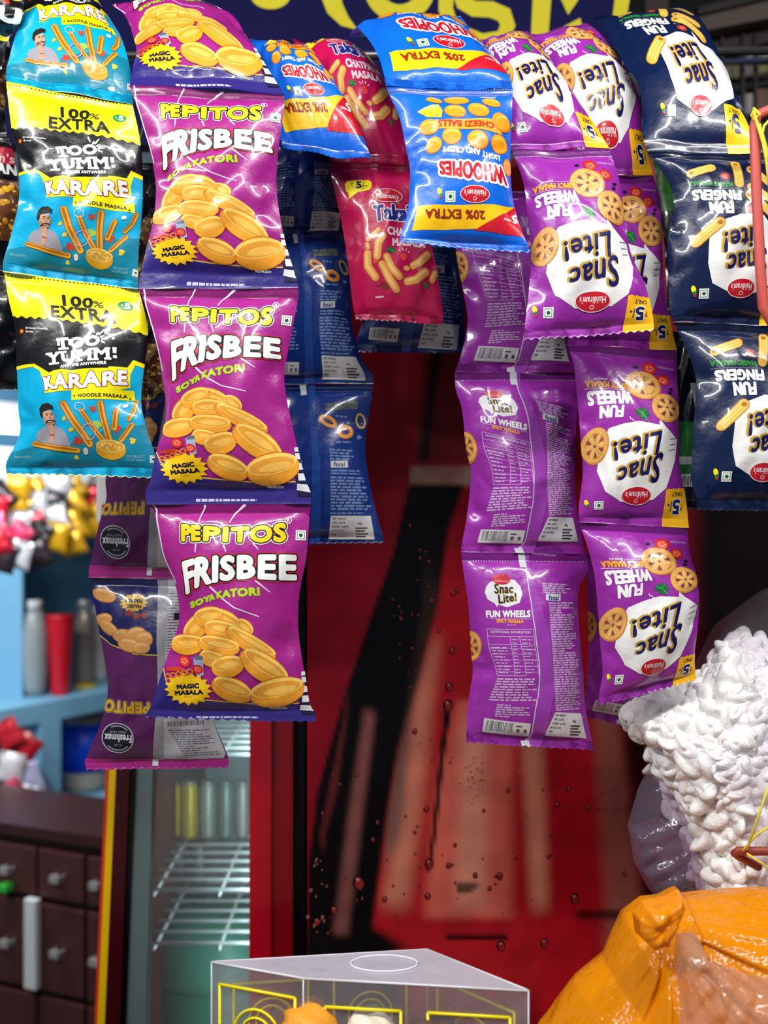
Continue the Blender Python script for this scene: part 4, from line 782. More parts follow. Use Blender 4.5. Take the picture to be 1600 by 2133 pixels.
# ---- reverse of the purple chip pouch, hung upside down
def art_frisbee_back():
    a = Art().crop(3.077, 160, 980)
    a.poly('navy_panel', (22, 24, 84), 1, [(-40, 670), (900, 670), (900, 1165), (545, 1172), (400, 1165), (230, 1112), (140, 1050), (-40, 980)])
    a.line('navy_panel', (200, 180, 40), 1.5, [(-40, 985), (140, 1052), (230, 1112), (400, 1165), (545, 1172), (700, 1170)], 7, cap=False)
    n = 'chip_picture'; z = 2.; K = dict(c1=(150, 92, 44), c2=(196, 140, 76), c3=(214, 166, 106))
    for cx, cy, rx, ry, rot in ((178, 800, 86, 44, 16), (180, 952, 66, 40, -8), (215, 1005, 80, 42, 30), (330, 1060, 90, 50, 12), (400, 1040, 70, 44, -10), (455, 1075, 60, 56, 0), (360, 1110, 80, 48, 10), (440, 1125, 60, 40, 0)): chip(a, 'printed_chip|%d' % int(z*10), z, cx, cy, rx, ry, rot, **K); z += .6
    a.star('flavour_burst', (206, 160, 40), 3, 378, 845, 92, 58, 15, .8)
    a.text('flavour_burst', (40, 24, 30), 3.6, 'MAGIC', [(425, 880), (335, 878)], [(425, 858), (335, 856)], grow=3); a.text('flavour_burst', (40, 24, 30), 3.6, 'MASALA', [(432, 846), (318, 846)], [(432, 822), (318, 824)], grow=3)
    for x, y in ((350, 912), (400, 930), (450, 925)): a.ell('flavour_burst', (130, 40, 36), 2.6, x, y, 26, 20, 0, 10)
    T, B = [(488, 1540), (130, 1538)], [(488, 1474), (140, 1470)]
    for c, z, g in (((190, 170, 150), 3, 15), (BLACK, 3.6, 11), ((206, 160, 30), 4.2, 6)): a.text('brand_lettering', c, z, 'PEPITOS', T, B, grow=g)
    a.ell('maker_seal', (20, 14, 30), 3, 275, 1705, 108, 98, 0, 32); a.ring('maker_seal', (176, 176, 186), 3.6, 275, 1705, 108, 98, 7, n=32)
    a.text('maker_seal', (206, 206, 212), 3.8, 'Freshmax', [(368, 1732), (188, 1728)], [(368, 1684), (190, 1680)], grow=2.5); a.text('maker_seal', (160, 160, 170), 3.8, 'Health Foods', [(330, 1676), (225, 1676)], [(330, 1660), (225, 1660)]); a.text('maker_seal', (160, 160, 170), 3.8, 'EST. 2007', [(300, 1756), (250, 1756)], [(300, 1746), (250, 1746)])
    for k in range(10):
        for s, w_ in ((1, 'WHOLESOME '), (-1, 'GOODNESS')):
            if k < len(w_): q = math.radians(45+k*10); a.rect('maker_seal', (170, 170, 180), 3.8, 275+86*math.cos(q), 1705+s*78*math.sin(q), 7, 12, math.degrees(q)*s)
    a.poly('back_fin', (150, 148, 156), 4, [(518, 700), (585, 700), (600, 900), (592, 1400), (580, 1640), (560, 1850), (492, 1850), (520, 1640), (545, 1300), (535, 900)])
    a.poly('white_label', (186, 186, 190), 3, [(585, 700), (900, 700), (880, 1000), (860, 1400), (880, 1620), (955, 1815), (940, 1842), (560, 1842), (580, 1640)])
    for k in range(26): a.line('white_label', (40, 40, 46), 3.6, [(602+k*8.6, 1590), (602+k*8.6, 1622)], 2+(k*7) % 4, cap=False)
    a.dashes('white_label', (96, 96, 104), 3.6, (600, 1640), (870, 1650), (700, 1825), (930, 1820), 12, 6, 5, words=9); a.dashes('white_label', (96, 96, 104), 3.6, (600, 780), (860, 780), (600, 1500), (850, 1500), 40, 7, 6, words=7)
    a.rect('white_label', (30, 30, 36), 3.8, 660, 930, 40, 44)
    a.poly('magenta_hem', (166, 34, 128), 1.6, [(-60, 1846), (1100, 1840), (1100, 1960), (-60, 1960)]); a.rect('silver_tab', (226, 226, 230), 4.4, 505, 1870, 38, 46)
    for k in range(40): a.line('perforation', (170, 170, 200), 3, [(84+k*22, 684+k*.6), (94+k*22, 684+k*.6)], 6, cap=False)
    return a

# ---- blue cheese-ball pouch (upside down)
def art_whoopies():
    a = Art().crop(2.712, 520, 40)
    a.poly('price_band', (250, 196, 12), 1, [(945, 1078), (1100, 1090), (1200, 1092), (1400, 1080), (1560, 1062), (1560, 1225), (1270, 1205), (915, 1206)]); a.poly('price_band', RED, 1.6, [(1600, 1040), (1490, 1072), (1380, 1152), (1262, 1212), (1420, 1226), (1600, 1240)])
    a.text('extra_lettering', (150, 40, 20), 3, '20% EXTRA', [(1322, 1160), (992, 1148)], [(1318, 1120), (992, 1106)], grow=4)
    a.text('price_lettering', WHITE, 3, '5', [(1508, 1160), (1482, 1160)], [(1508, 1112), (1482, 1112)], grow=4); rupee(a, 'price_lettering', WHITE, 3, 1530, 1138, 18, -1); a.text('price_lettering', WHITE, 3, 'ONLY', [(1474, 1158), (1428, 1156)], [(1474, 1144), (1428, 1142)], grow=1, n=4)
    logo_oval(a, 1262, 1037, 82, 45); veg(a, 1127, 1050, 27); pepper(a, 1068, 1028, 24)
    T, B = [(1446, 962), (1250, 962), (1072, 928)], [(1424, 872), (1250, 870), (1066, 866)]
    a.text('product_lettering', WHITE, 2.4, 'WHOOPIES', T, B, grow=22); a.text('product_lettering', (196, 20, 44), 3.2, 'WHOOPIES', T, B, grow=6)
    a.text('flavour_lettering', WHITE, 3, 'LIGHT AND CRISPY', [(1404, 838), (1084, 812)], [(1400, 806), (1082, 784)], grow=3)
    a.poly('flavour_band', (248, 170, 30), 3.2, [(1030, 622), (1388, 606), (1418, 686), (1022, 672)]); a.text('flavour_band', (190, 40, 20), 3.8, 'CHEEZI BALLS', [(1370, 664), (1060, 662)], [(1368, 630), (1062, 622)], grow=4)
    for i, (cx, cy, rx, ry, rot) in enumerate(((1040, 486, 46, 22, 15), (1165, 486, 72, 33, 5), (1360, 496, 54, 28, 12), (1155, 565, 62, 42, 10), (1286, 552, 62, 45, 15), (1415, 612, 52, 60, -30), (1010, 662, 54, 46, 0), (1036, 768, 44, 50, 30), (1135, 720, 54, 55, 0), (1278, 742, 60, 56, 0), (1402, 742, 50, 54, 0), (1450, 856, 26, 50, 0))): chip(a, 'printed_ball|%d' % i, 2+(i % 3)*.3+(2 if i in (5, 6) else 0), cx, cy, rx, ry, rot, (214, 110, 10), (244, 158, 28), (252, 190, 76))
    a.poly('printed_cheese', (246, 196, 40), 2.2, [(945, 560), (1010, 528), (1062, 518), (1085, 560), (1078, 606), (1000, 604)]); a.poly('printed_cheese', (252, 224, 110), 2.6, [(945, 560), (1010, 528), (1062, 518), (1050, 550)])
    for x, y in ((1020, 575), (1050, 590), (985, 580)): a.ell('printed_cheese', (220, 160, 20), 2.9, x, y, 8, 6, n=8)
    a.line('small_print', WHITE, 2, [(1298, 455), (1386, 459)], 7, cap=False)
    for k in range(46): a.line('perforation', (140, 190, 240), 2, [(772+k*16, 376+k*.6), (779+k*16, 376+k*.6)], 5, cap=False)
    return a

# ---- crimson puff pouch
def art_takatak():
    a = Art().crop(2.712, 520, 40)
    a.poly('price_tag', (246, 226, 20), 2, [(540, 945), (552, 930), (672, 930), (690, 945), (692, 975), (676, 992), (612, 1002), (566, 1036), (560, 1000), (545, 985)])
    a.text('price_tag', (26, 24, 70), 3, '5', [(606, 938), (632, 940)], [(606, 978), (632, 980)], grow=4); rupee(a, 'price_tag', (90, 80, 40), 3, 580, 955, 14); a.text('price_tag', (26, 24, 70), 3, '/-', [(638, 940), (664, 942)], [(638, 975), (664, 977)], grow=1, n=4); a.text('price_tag', (26, 24, 70), 3, 'only', [(625, 980), (655, 978)], [(625, 990), (655, 989)])
    logo_oval(a, 778, 1026, 84, 42, True)
    T, B = [(702, 1088), (1030, 1072)], [(710, 1172), (1036, 1158)]
    a.text('product_lettering', WHITE, 2.4, 'TakaTak', T, B, grow=15); a.text('product_lettering', (30, 36, 130), 3.2, 'TakaTak', T, B, grow=8)
    a.text('flavour_lettering', (236, 206, 214), 3, 'CHATPATA', [(780, 1212), (1000, 1206)], [(782, 1254), (1002, 1248)], grow=4); a.text('flavour_lettering', (236, 206, 214), 3, 'MASALA', [(806, 1272), (985, 1266)], [(808, 1312), (988, 1306)], grow=4)
    for i, (P, wd) in enumerate((([(672, 1272), (730, 1222)], 30), ([(752, 1262), (728, 1300), (722, 1368)], 46), ([(668, 1352), (670, 1420), (712, 1478)], 46), ([(775, 1372), (800, 1430), (845, 1478)], 44), ([(748, 1412), (790, 1490), (828, 1545)], 46), ([(922, 1416), (960, 1390), (1002, 1342)], 46), ([(890, 1502), (940, 1490), (992, 1442)], 48), ([(1046, 1438), (1028, 1482)], 38), ([(668, 1300), (672, 1318)], 26))): stick(a, 'printed_puff|%d' % i, 2+(i % 3)*.7, P, wd, (196, 110, 44), (230, 160, 80), (244, 192, 112))
    a.ell('printed_puff|9', (236, 176, 90), 2.4, 884, 1432, 18, 14, 0, 10); leaf(a, 'printed_herb|7', 2.5, 798, 1335, 28); leaf(a, 'printed_herb|8', 2.5, 992, 1516, 22, 60)
    a.ell('herb_picture', (220, 70, 60), 2.4, 868, 1372, 18, 22, 0, 12); a.ell('herb_picture', (220, 70, 60), 2.4, 712, 1395, 16, 12, 0, 10)
    for q in (-60, -30, 0, 30): r = math.radians(q-70); a.line('herb_picture', WHITE, 2.4, [(870+28*math.cos(r), 1365+28*math.sin(r)), (870+42*math.cos(r), 1365+42*math.sin(r))], 4, cap=False)
    a.blob('herb_picture', (130, 30, 30), 1.8, 762, 1525, 40, .5, seed=3, sy=.5); a.line('small_print', (236, 200, 210), 2, [(712, 1582), (758, 1582)], 8, cap=False)
    return a

# ---- purple wheel-snack pouch (upside down)
def art_wheels():
    a = Art().crop(2.581, 980, 40)
    a.poly('white_octagon', WHITE, 2, [(450, 1165), (520, 1143), (600, 1130), (706, 1152), (704, 1118), (742, 1160), (830, 1225), (862, 1350), (832, 1500), (745, 1562), (550, 1572), (445, 1508), (395, 1390), (412, 1262)])
    snac_lite(a, [(728, 1318), (492, 1340)], [(722, 1186), (480, 1246)], [(776, 1466), (516, 1478)], [(764, 1306), (520, 1386)], 8)
    logo_oval(a, 642, 1537, 95, 52)
    wheel(a, 'printed_wheel|1', 2.4, 613, 917, 96, 86, 20); wheel(a, 'printed_wheel|2', 3.4, 742, 1042, 84, 96, -20); wheel(a, 'printed_wheel|3', 2.4, 390, 1254, 66, 100, 8, (150, 70, 60))
    tomato(a, 'printed_tomato|5', 2.2, 633, 808, 40); tomato(a, 'printed_tomato|6', 2.2, 712, 860, 38)
    for x, y in ((765, 905), (758, 930), (562, 812)): a.ell('tomato_picture', (30, 16, 40), 2, x, y, 13, 10, n=8)
    leaf(a, 'printed_herb|9', 2.4, 615, 1085, 48, 25)
    for x in (548, 560, 572): a.line('herb_picture', WHITE, 2.2, [(x, 1105+(x-548)), (x+8, 1122+(x-548)*.5)], 4, cap=False)
    a.text('product_lettering', WHITE, 2.6, 'FUN', [(510, 1104), (404, 1106)], [(512, 1044), (400, 1046)], grow=6); a.text('product_lettering', WHITE, 2.6, 'WHEELS', [(560, 1030), (350, 1036)], [(552, 968), (344, 972)], grow=6)
    a.text('flavour_lettering', (244, 170, 30), 2.6, 'SPICY MASALA', [(525, 950), (338, 952)], [(522, 920), (334, 922)], grow=3)
    a.line('flavour_lettering', (214, 180, 220), 2.6, [(330, 958), (552, 958)], 3, cap=False); a.line('flavour_lettering', (214, 180, 220), 2.6, [(440, 912), (520, 910)], 3, cap=False); a.text('flavour_lettering', (220, 200, 226), 2.6, 'SNACKS', [(432, 914), (370, 916)], [(432, 903), (370, 905)], grow=1, n=4)
    a.text('small_print', (214, 180, 220), 2.6, 'NAMKEEN', [(758, 794), (672, 794)], [(758, 782), (672, 782)])
    for i, y in enumerate((1225, 1258, 1290)): a.line('small_print', (120, 120, 130), 2.7, [(782+i*8, y+6), (822+i*6, y-4)], 6, cap=False)
    a.poly('price_flag', GOLD, 3.2, [(832, 1508), (850, 1502), (868, 1506), (886, 1500), (904, 1504), (922, 1498), (940, 1502), (958, 1496), (966, 1500), (986, 1660), (1000, 1760), (812, 1780), (822, 1640)])
    a.text('price_flag', (30, 24, 60), 3.9, 'ONLY', [(942, 1540), (874, 1543)], [(940, 1518), (872, 1521)], grow=1.5, n=4)
    a.text('price_flag', WHITE, 3.7, '5', [(926, 1616), (884, 1618)], [(924, 1558), (882, 1560)], grow=11); a.text('price_flag', NAVY, 4.2, '5', [(926, 1616), (884, 1618)], [(924, 1558), (882, 1560)], grow=6); a.text('price_flag', (30, 24, 60), 4.2, '/-', [(878, 1610), (848, 1612)], [(876, 1568), (848, 1570)], grow=2, n=4); rupee(a, 'price_flag', (30, 24, 60), 4.2, 940, 1588, 16, -1)
    veg(a, 412, 1592, 27); pepper(a, 342, 1580, 24)
    return a

# ---- navy finger-snack pouch (upside down)
def art_fingers():
    a = Art()
    a.poly('white_octagon', WHITE, 2, [(1464, 500), (1488, 474), (1529, 461), (1571, 470), (1569, 456), (1584, 474), (1614, 490), (1634, 525), (1628, 580), (1589, 602), (1561, 617), (1505, 614), (1474, 598), (1463, 558)])
    snac_lite(a, [(1574, 524), (1493, 540)], [(1570, 484), (1494, 500)], [(1581, 580), (1500, 583)], [(1579, 527), (1503, 546)], 3.1)
    a.crop(3.677, 1380, 500); logo_oval(a, 560, 397, 104, 69); veg(a, 290, 432, 36); pepper(a, 212, 412, 34)
    a.crop(3.949, 1250, 20)
    for P in ((720, 1385, 890, 1335, 74), (1100, 1290, 1095, 1480, 84), (1215, 1345, 1350, 1450, 76), (1195, 1510, 1360, 1610, 76), (1175, 1575, 1370, 1740, 82), (925, 1810, 745, 1960, 90)): pasta(a, 'printed_finger|%d' % int(P[0]), 2.6, *P)
    for x, y, s in ((990, 1412, 40), (1182, 1700, 44)): a.ell('tomato_picture', (170, 50, 36), 2.2, x, y, s, s*.78, 20, 12); a.ell('tomato_picture', (214, 110, 80), 2.5, x, y, s*.5, s*.36, 20, 10)
    for q in (60, 90, 120): r = math.radians(-q); a.line('tomato_picture', WHITE, 2.2, [(1178+52*math.cos(r), 1690+52*math.sin(r)), (1178+74*math.cos(r), 1690+74*math.sin(r))], 5, cap=False)
    a.text('product_lettering', WHITE, 2.6, 'FUN', [(1030, 1735), (864, 1733)], [(1026, 1644), (852, 1638)], grow=10); a.text('product_lettering', WHITE, 2.6, 'FINGERS', [(1100, 1625), (735, 1612)], [(1092, 1548), (728, 1530)], grow=9)
    a.text('flavour_lettering', (36, 130, 50), 2.6, 'MAGIC MASALA', [(1042, 1510), (700, 1490)], [(1038, 1476), (694, 1452)], grow=6); a.line('flavour_lettering', (120, 130, 150), 2.6, [(700, 1512), (1090, 1534)], 4, cap=False)
    a.text('small_print', (200, 206, 220), 2.6, 'NAMKEEN', [(1340, 1280), (1212, 1278)], [(1340, 1264), (1212, 1262)])
    a.crop(1, 0, 0)
    a.poly('price_flag', (246, 196, 16), 3.2, [(1590, 604), (1640, 600), (1648, 660), (1652, 690), (1580, 690), (1584, 650)]); a.text('price_flag', NAVY, 4, '5', [(1622, 646), (1608, 646)], [(1622, 620), (1608, 620)], grow=2.5); a.text('price_flag', (60, 50, 20), 4, 'ONLY', [(1630, 618), (1600, 618)], [(1630, 610), (1600, 610)], grow=.5, n=4); a.text('price_flag', (60, 50, 20), 4, '/-', [(1606, 642), (1596, 643)], [(1606, 626), (1596, 627)], grow=.7, n=4)
    return a

# ---- reverse of the purple wheel pouch
LILAC = (206, 168, 216)
def back_labels(a, bar, lab, dark, c=(214, 214, 216)):
    """bar code box and weight-and-price box, each given by its corners TL TR BR BL"""
    a.poly('bar_code', c, 3, bar); TL, TR, BR, BL = [np.array(p, float) for p in bar]; R = random.Random(8); u = .05
    while u < .62:
        e = u+R.choice((.008, .012, .02)); q = lambda s, t: tuple((TL+(TR-TL)*s)*(1-t)+(BL+(BR-BL)*s)*t)
        a.poly('bar_code', (40, 36, 44), 3.5, [q(u, .1), q(e, .1), q(e, .82), q(u, .82)]); u = e+R.choice((.010, .016, .022))
    for s in (.74, .90): a.rect('bar_code', (80, 76, 90), 3.5, *q(s, .62), np.hypot(*(TR-TL))*.07, np.hypot(*(BL-TL))*.26)
    a.line('bar_code', (80, 76, 90), 3.5, [q(.68, .3), q(.82, .3)], np.hypot(*(BL-TL))*.1, cap=False)
    a.poly('price_label', c, 3, lab); TL, TR, BR, BL = [np.array(p, float) for p in lab]; h = np.hypot(*(BL-TL))*.085
    for i, w_ in enumerate(('NET WEIGHT', 'MFG. DATE', 'EXPIRY DATE', 'BATCH NO.', 'MRP')):
        t = .12+.17*i; A = lambda s, t: tuple((TL+(TR-TL)*s)*(1-t)+(BL+(BR-BL)*s)*t); e = .06+.034*len(w_)
        a.text('price_label', dark, 3.5, w_, [A(.06, t-.045), A(e, t-.045)], [A(.06, t+.045), A(e, t+.045)], grow=h*.06, n=4)
    a.text('price_label', dark, 3.5, '30g', [A(.66, .28), A(.76, .28)], [A(.66, .39), A(.76, .39)], grow=h*.1, n=4)
    for i in range(4): a.line('price_label', (60, 60, 66), 3.5, [A(.60, .52+i*.12), A(.88-.06*(i % 2), .52+i*.12)], h*.8, cap=False)
def art_wheels_back():
    a = Art().crop(2.909, 930, 1050); n = 'small_print'
    a.poly('white_octagon', (222, 222, 226), 2, [(236, 500), (262, 470), (330, 450), (405, 460), (440, 500), (450, 545), (432, 596), (360, 622), (304, 606), (300, 622), (286, 600), (244, 575), (228, 535)])
    a.ell('brand_oval', (190, 24, 40), 3, 325, 456, 54, 32, 4, 22); a.text('brand_oval', (236, 190, 190), 3.6, "Haldiram's", [(285, 456), (366, 460)], [(285, 470), (366, 474)])
    for c, z, g, s in (((200, 160, 50), 2.6, 4, 3), (BLACK, 3.2, 2.6, 0)):
        a.text('brand_lettering', c, z, 'Snac', [(284+s, 482+s), (394+s, 486+s)], [(286+s, 540+s), (392+s, 536+s)], grow=g); a.text('brand_lettering', c, z, 'Lite!', [(306+s, 548+s), (410+s, 536+s)], [(310+s, 600+s), (412+s, 582+s)], grow=g)
    a.text('product_lettering', WHITE, 2.4, 'FUN WHEELS', [(236, 644), (494, 642)], [(238, 682), (492, 680)], grow=3.5); a.text('flavour_lettering', (244, 160, 30), 2.4, 'SPICY MASALA', [(296, 694), (454, 696)], [(298, 714), (452, 716)], grow=2); a.line('flavour_lettering', LILAC, 2.4, [(240, 690), (500, 690)], 3, cap=False); a.text('flavour_lettering', LILAC, 2.4, 'SNACKS', [(356, 721), (410, 722)], [(356, 731), (410, 732)])
    a.text(n, LILAC, 2.4, 'NUTRITIONAL INFORMATION', [(262, 762), (492, 764)], [(262, 776), (492, 778)], grow=1, n=4); t = 'nutrition_table'
    for P in ([(240, 752), (512, 752), (520, 850), (545, 1030)], [(240, 752), (250, 850), (300, 1030), (470, 1030)], [(246, 795), (515, 797)], [(250, 845), (520, 846)], [(375, 800), (395, 930), (400, 1028)], [(430, 800), (455, 930), (468, 1028)]): a.line(t, LILAC, 2.2, P, 3.5, cap=False)
    for k in range(5): a.line(t, LILAC, 2.2, [(262+9*k, 872+k*34), (528+4*k, 872+k*34)], 2.5, cap=False)
    a.dashes(t, LILAC, 2.4, (262, 855), (370, 855), (312, 1022), (392, 1022), 9, 7, 11, .8, 3); a.dashes(t, LILAC, 2.4, (440, 805), (515, 805), (465, 1022), (540, 1022), 11, 6, 12, .7, 3); a.dashes(t, LILAC, 2.4, (385, 805), (425, 805), (405, 1022), (450, 1022), 11, 6, 13, .7, 2)
    a.dashes(n, LILAC, 2.4, (300, 1042), (540, 1042), (250, 1185), (545, 1185), 9, 9, 14, words=8); a.dashes(n, LILAC, 2.4, (300, 1200), (500, 1205), (285, 1282), (500, 1290), 6, 8, 15, words=7)
    a.dashes(n, LILAC, 2.4, (568, 476), (755, 486), (575, 540), (760, 545), 5, 8, 16, words=6); a.rect('food_mark', (214, 214, 220), 2.6, 636, 564, 92, 40, 3); a.text('food_mark', (40, 60, 110), 3.2, 'fssai', [(606, 550), (668, 552)], [(606, 580), (668, 582)], grow=2, n=4)
    a.dashes(n, LILAC, 2.4, (606, 592), (770, 592), (650, 1245), (815, 1245), 46, 8.5, 17, .95, 6)
    back_labels(a, [(226, 1290), (505, 1322), (496, 1404), (216, 1376)], [(648, 1250), (812, 1268), (850, 1420), (586, 1396)], (50, 46, 56))
    a.poly('back_fin', (150, 58, 168), 4.5, [(480, 290), (500, 290), (505, 400), (560, 600), (612, 800), (625, 950), (640, 1150), (600, 1350), (545, 1480), (440, 1480), (512, 1380), (540, 1150), (543, 950), (520, 760), (500, 600), (478, 420)])
    a.line('back_fin', (206, 200, 214), 5.2, [(468, 350), (480, 430), (502, 600), (522, 760), (545, 950), (542, 1150), (514, 1380), (470, 1440)], 6, cap=False)
    a.poly('silver_tab', (206, 206, 214), 5.6, [(432, 290), (476, 290), (482, 386), (440, 384)]); a.poly('silver_tab|2', (206, 206, 214), 5.6, [(446, 1432), (498, 1432), (512, 1500), (462, 1500)])
    a.text(n, LILAC, 2.4, 'SNACK FOODS MADE IN INDIA', [(500, 292), (664, 306)], [(500, 302), (664, 318)])
    for k in range(48): a.line('perforation', LILAC, 2.2, [(95+k*16, 345+k*.1), (102+k*16, 345+k*.1)], 4, cap=False)
    wheel(a, 'printed_wheel|4', 2.4, 150, 860, 62, 92, 0)
    return a

# ---- reverse of the dark blue pouch
def art_navy_back():
    a = Art().crop(3.136, 560, 480); c = (112, 138, 186); n = 'small_print'
    a.text('variant_lettering', (110, 112, 60), 2, 'TRY OUR OTHER', [(374, 1142), (580, 1122)], [(374, 1164), (580, 1146)], grow=2.5, n=4); a.text('variant_lettering', (110, 112, 60), 2, 'VARIANTS TOO', [(376, 1170), (580, 1152)], [(376, 1190), (580, 1172)], grow=2.5, n=4)
    for cx, cy, rx, ry, rot, c1, wd in ((392, 1258, 64, 36, 30, (206, 130, 40), 26), (502, 1326, 54, 46, 0, (206, 126, 44), 30), (600, 1250, 34, 52, -10, (190, 160, 80), 13)): a.ring('printed_ring|%d' % cx, c1, 2, cx, cy, rx, ry, wd, rot); a.ring('printed_ring|%d' % cx, (236, 176, 90), 2.4, cx-2, cy-3, rx*.86, ry*.86, wd*.35, rot)
    a.dashes(n, c, 2, (440, 1215), (545, 1222), (440, 1230), (545, 1236), 1, 11, 2, words=3); a.dashes(n, c, 2, (445, 1388), (555, 1384), (445, 1400), (555, 1396), 1, 11, 3, words=3); a.blob(n, c, 2, 590, 1355, 14, .4, seed=2)
    a.dashes(n, c, 2, (404, 1434), (592, 1440), (405, 1512), (600, 1512), 4, 11, 4, words=5); a.poly('food_mark', (196, 200, 204), 2, [(410, 1516), (518, 1512), (520, 1556), (412, 1560)]); a.text('food_mark', (50, 60, 90), 2.6, 'fssai', [(430, 1522), (500, 1520)], [(430, 1552), (500, 1550)], grow=2, n=4)
    a.dashes(n, c, 2, (412, 1570), (600, 1568), (412, 1606), (630, 1604), 2, 9, 5, words=6); a.dashes(n, c, 2, (408, 1612), (625, 1612), (410, 1832), (690, 1832), 11, 12, 6, .95, 6); a.dashes(n, c, 2, (405, 1842), (690, 1840), (405, 1858), (690, 1856), 1, 9, 7, words=9)
    a.dashes(n, c, 2, (0, 1440), (240, 1440), (0, 1850), (250, 1850), 18, 11, 9, .95, 6)
    back_labels(a, [(20, 1900), (235, 1905), (230, 1985), (15, 1978)], [(408, 1866), (665, 1866), (690, 2018), (390, 2016)], (60, 60, 66), (206, 206, 204))
    a.poly('back_fin', (28, 66, 140), 3, [(255, 990), (300, 990), (315, 1300), (345, 1500), (350, 1700), (330, 2060), (265, 2060), (290, 1700), (290, 1500), (270, 1200)]); a.poly('silver_tab', (190, 196, 206), 3.8, [(200, 992), (244, 990), (250, 1078), (212, 1082)])
    for k in range(44): a.line('perforation', (90, 120, 180), 2.2, [(-90+k*18, 1030), (-82+k*18, 1030)], 5, cap=False)
    return a

def art_namkeen(word, xs, ys, win, logo=None, seed=1, cols=((226, 160, 20), (246, 190, 40), (150, 90, 30)), r=(6, 10)):
    """black pouch with a picture window of fried lentils and nuts"""
    a = Art(); R = random.Random(seed); n = 'lentil_picture'; x0, x1, y0, y1 = win
    a.poly(n, (110, 62, 22), 1, [(x0, y0), (x1, y0), (x1, y1), ((x0+x1)/2, y1+8), (x0, y1)])
    for i in range(90): x, y = R.uniform(x0+4, x1-2), R.uniform(y0+4, y1-2); q = R.uniform(*r); a.ell(n, cols[i % 3], 1.5+(i % 7)*.3, x, y, q, q*R.uniform(.6, .9), R.uniform(0, 180), 7); a.ell(n, (255, 220, 110), 1.6+(i % 7)*.3, x-q*.2, y-q*.2, q*.4, q*.3, 0, 5)
    if word: a.text('product_lettering', WHITE, 3, word, [(xs[0], ys[0]), (xs[1], ys[0])], [(xs[0], ys[1]), (xs[1], ys[1])], grow=2)
    if logo: a.poly('brand_panel', (196, 30, 56), 2, [(logo[0], logo[2]), (logo[1], logo[2]+2), (logo[1], logo[3]), (logo[0], logo[3])]); a.text('brand_panel', (246, 200, 206), 2.6, "Haldiram's", [(logo[0]+70, logo[2]+14), (logo[1]-4, logo[2]+15)], [(logo[0]+70, logo[3]-4), (logo[1]-4, logo[3]-4)], grow=.8, n=4)
    return a
def art_corner():
    a = Art(); a.poly('yellow_panel', YEL, 1, [(-100, -70), (60, -70), (44, 2), (20, 8), (4, 22), (-100, 40)]); a.star('group_emblem', (200, 60, 40), 2, 20, 15, 8, 7, 7, .6)
    a.text('brand_lettering', WHITE, 2, 'YU', [(-30, 36), (44, 24)], [(-28, 62), (40, 52)], grow=4); a.poly('yellow_panel', YEL, 1.2, [(-100, 96), (24, 76), (30, 82), (-100, 106)])
    return a
def art_green_side():
    a = Art(); a.poly('green_panel', (50, 150, 40), 1, [(1300, 130), (1345, 130), (1400, 340), (1402, 450), (1372, 440)]); a.poly('green_panel', (214, 218, 214), 1.5, [(1300, 150), (1330, 150), (1345, 200), (1320, 200)])
    return a
def art_green_back():
    a = Art(); a.poly('green_panel', (34, 110, 46), 1, [(1380, 880), (1470, 880), (1470, 1010), (1380, 1010)]); a.poly('green_panel', (180, 190, 184), 1.5, [(1400, 952), (1470, 952), (1470, 968), (1400, 968)])
    a.poly('bar_code', (200, 204, 204), 2, [(1415, 988), (1470, 988), (1470, 1014), (1415, 1014)])
    for k in range(9): a.line('bar_code', (30, 30, 34), 2.5, [(1419+k*4, 992), (1419+k*4, 1010)], 1.6, cap=False)
    a.poly('green_panel', (214, 222, 214), 1.2, [(1432, 800), (1470, 800), (1470, 870), (1440, 850)])
    return a

DES = {'karare': prepare(art_karare(), OUT['A3']), 'frisbee': prepare(art_frisbee(), OUT['B4']), 'frisback': prepare(art_frisbee_back(), OUT['F2']), 'whoopies': prepare(art_whoopies(), OUT['W2']),
       'takatak': prepare(art_takatak(), OUT['T2']), 'wheels': prepare(art_wheels(), OUT['S2']), 'fingers': prepare(art_fingers(), OUT['G2']), 'whback': prepare(art_wheels_back(), OUT['R3']), 'nvback': prepare(art_navy_back(), OUT['N3']),
       'rat': prepare(art_namkeen('NAVRATTAN', (-112, 34), (346, 366), (-150, 60, 378, 500), (-150, 34, 308, 346), 2), OUT['L2']),
       'flake': prepare(art_namkeen('', (0, 0), (0, 0), (212, 352, 720, 818), None, 5, ((150, 110, 60), (176, 140, 84), (70, 44, 30)), (8, 13)), OUT['M2']),
       'corner': prepare(art_corner(), OUT['L0']), 'gside': prepare(art_green_side(), OUT['G9']), 'gback': prepare(art_green_back(), OUT['G0'])}
STRIPS = {'A': 'cyan strip of noodle stick packets', 'B': 'purple strip of chip packets', 'F': 'reverse of the purple chip strip', 'W': 'blue cheese ball packets', 'T': 'crimson puff packets', 'N': 'dark blue packets showing their backs', 'S': 'purple wheel snack packets facing front', 'Q': 'purple wheel snack packets facing front', 'R': 'purple wheel snack packets showing their backs', 'G': 'navy finger snack packets', 'L': 'black savoury mix packets at the left edge', 'M': 'black savoury mix packets between the strips'}
def LAB(k, name, base, des, label, seals=None): build_pouch(OUT[k], name, base, DES.get(des), label, STRIPS[k[0]], seals)
LAB('A1', 'noodle_stick_packet', CYAN, 'karare', 'cyan noodle stick packet at the top, leaning back over the rail', (YEL, CYAN))
LAB('A2', 'noodle_stick_packet', CYAN, 'karare', 'middle cyan packet of the strip, yellow 100% EXTRA band just under the leaning one', (YEL, CYAN))
LAB('A3', 'noodle_stick_packet', CYAN, 'karare', 'lowest cyan noodle stick packet, its bottom edge hanging free above the shelves', (YEL, CYAN))
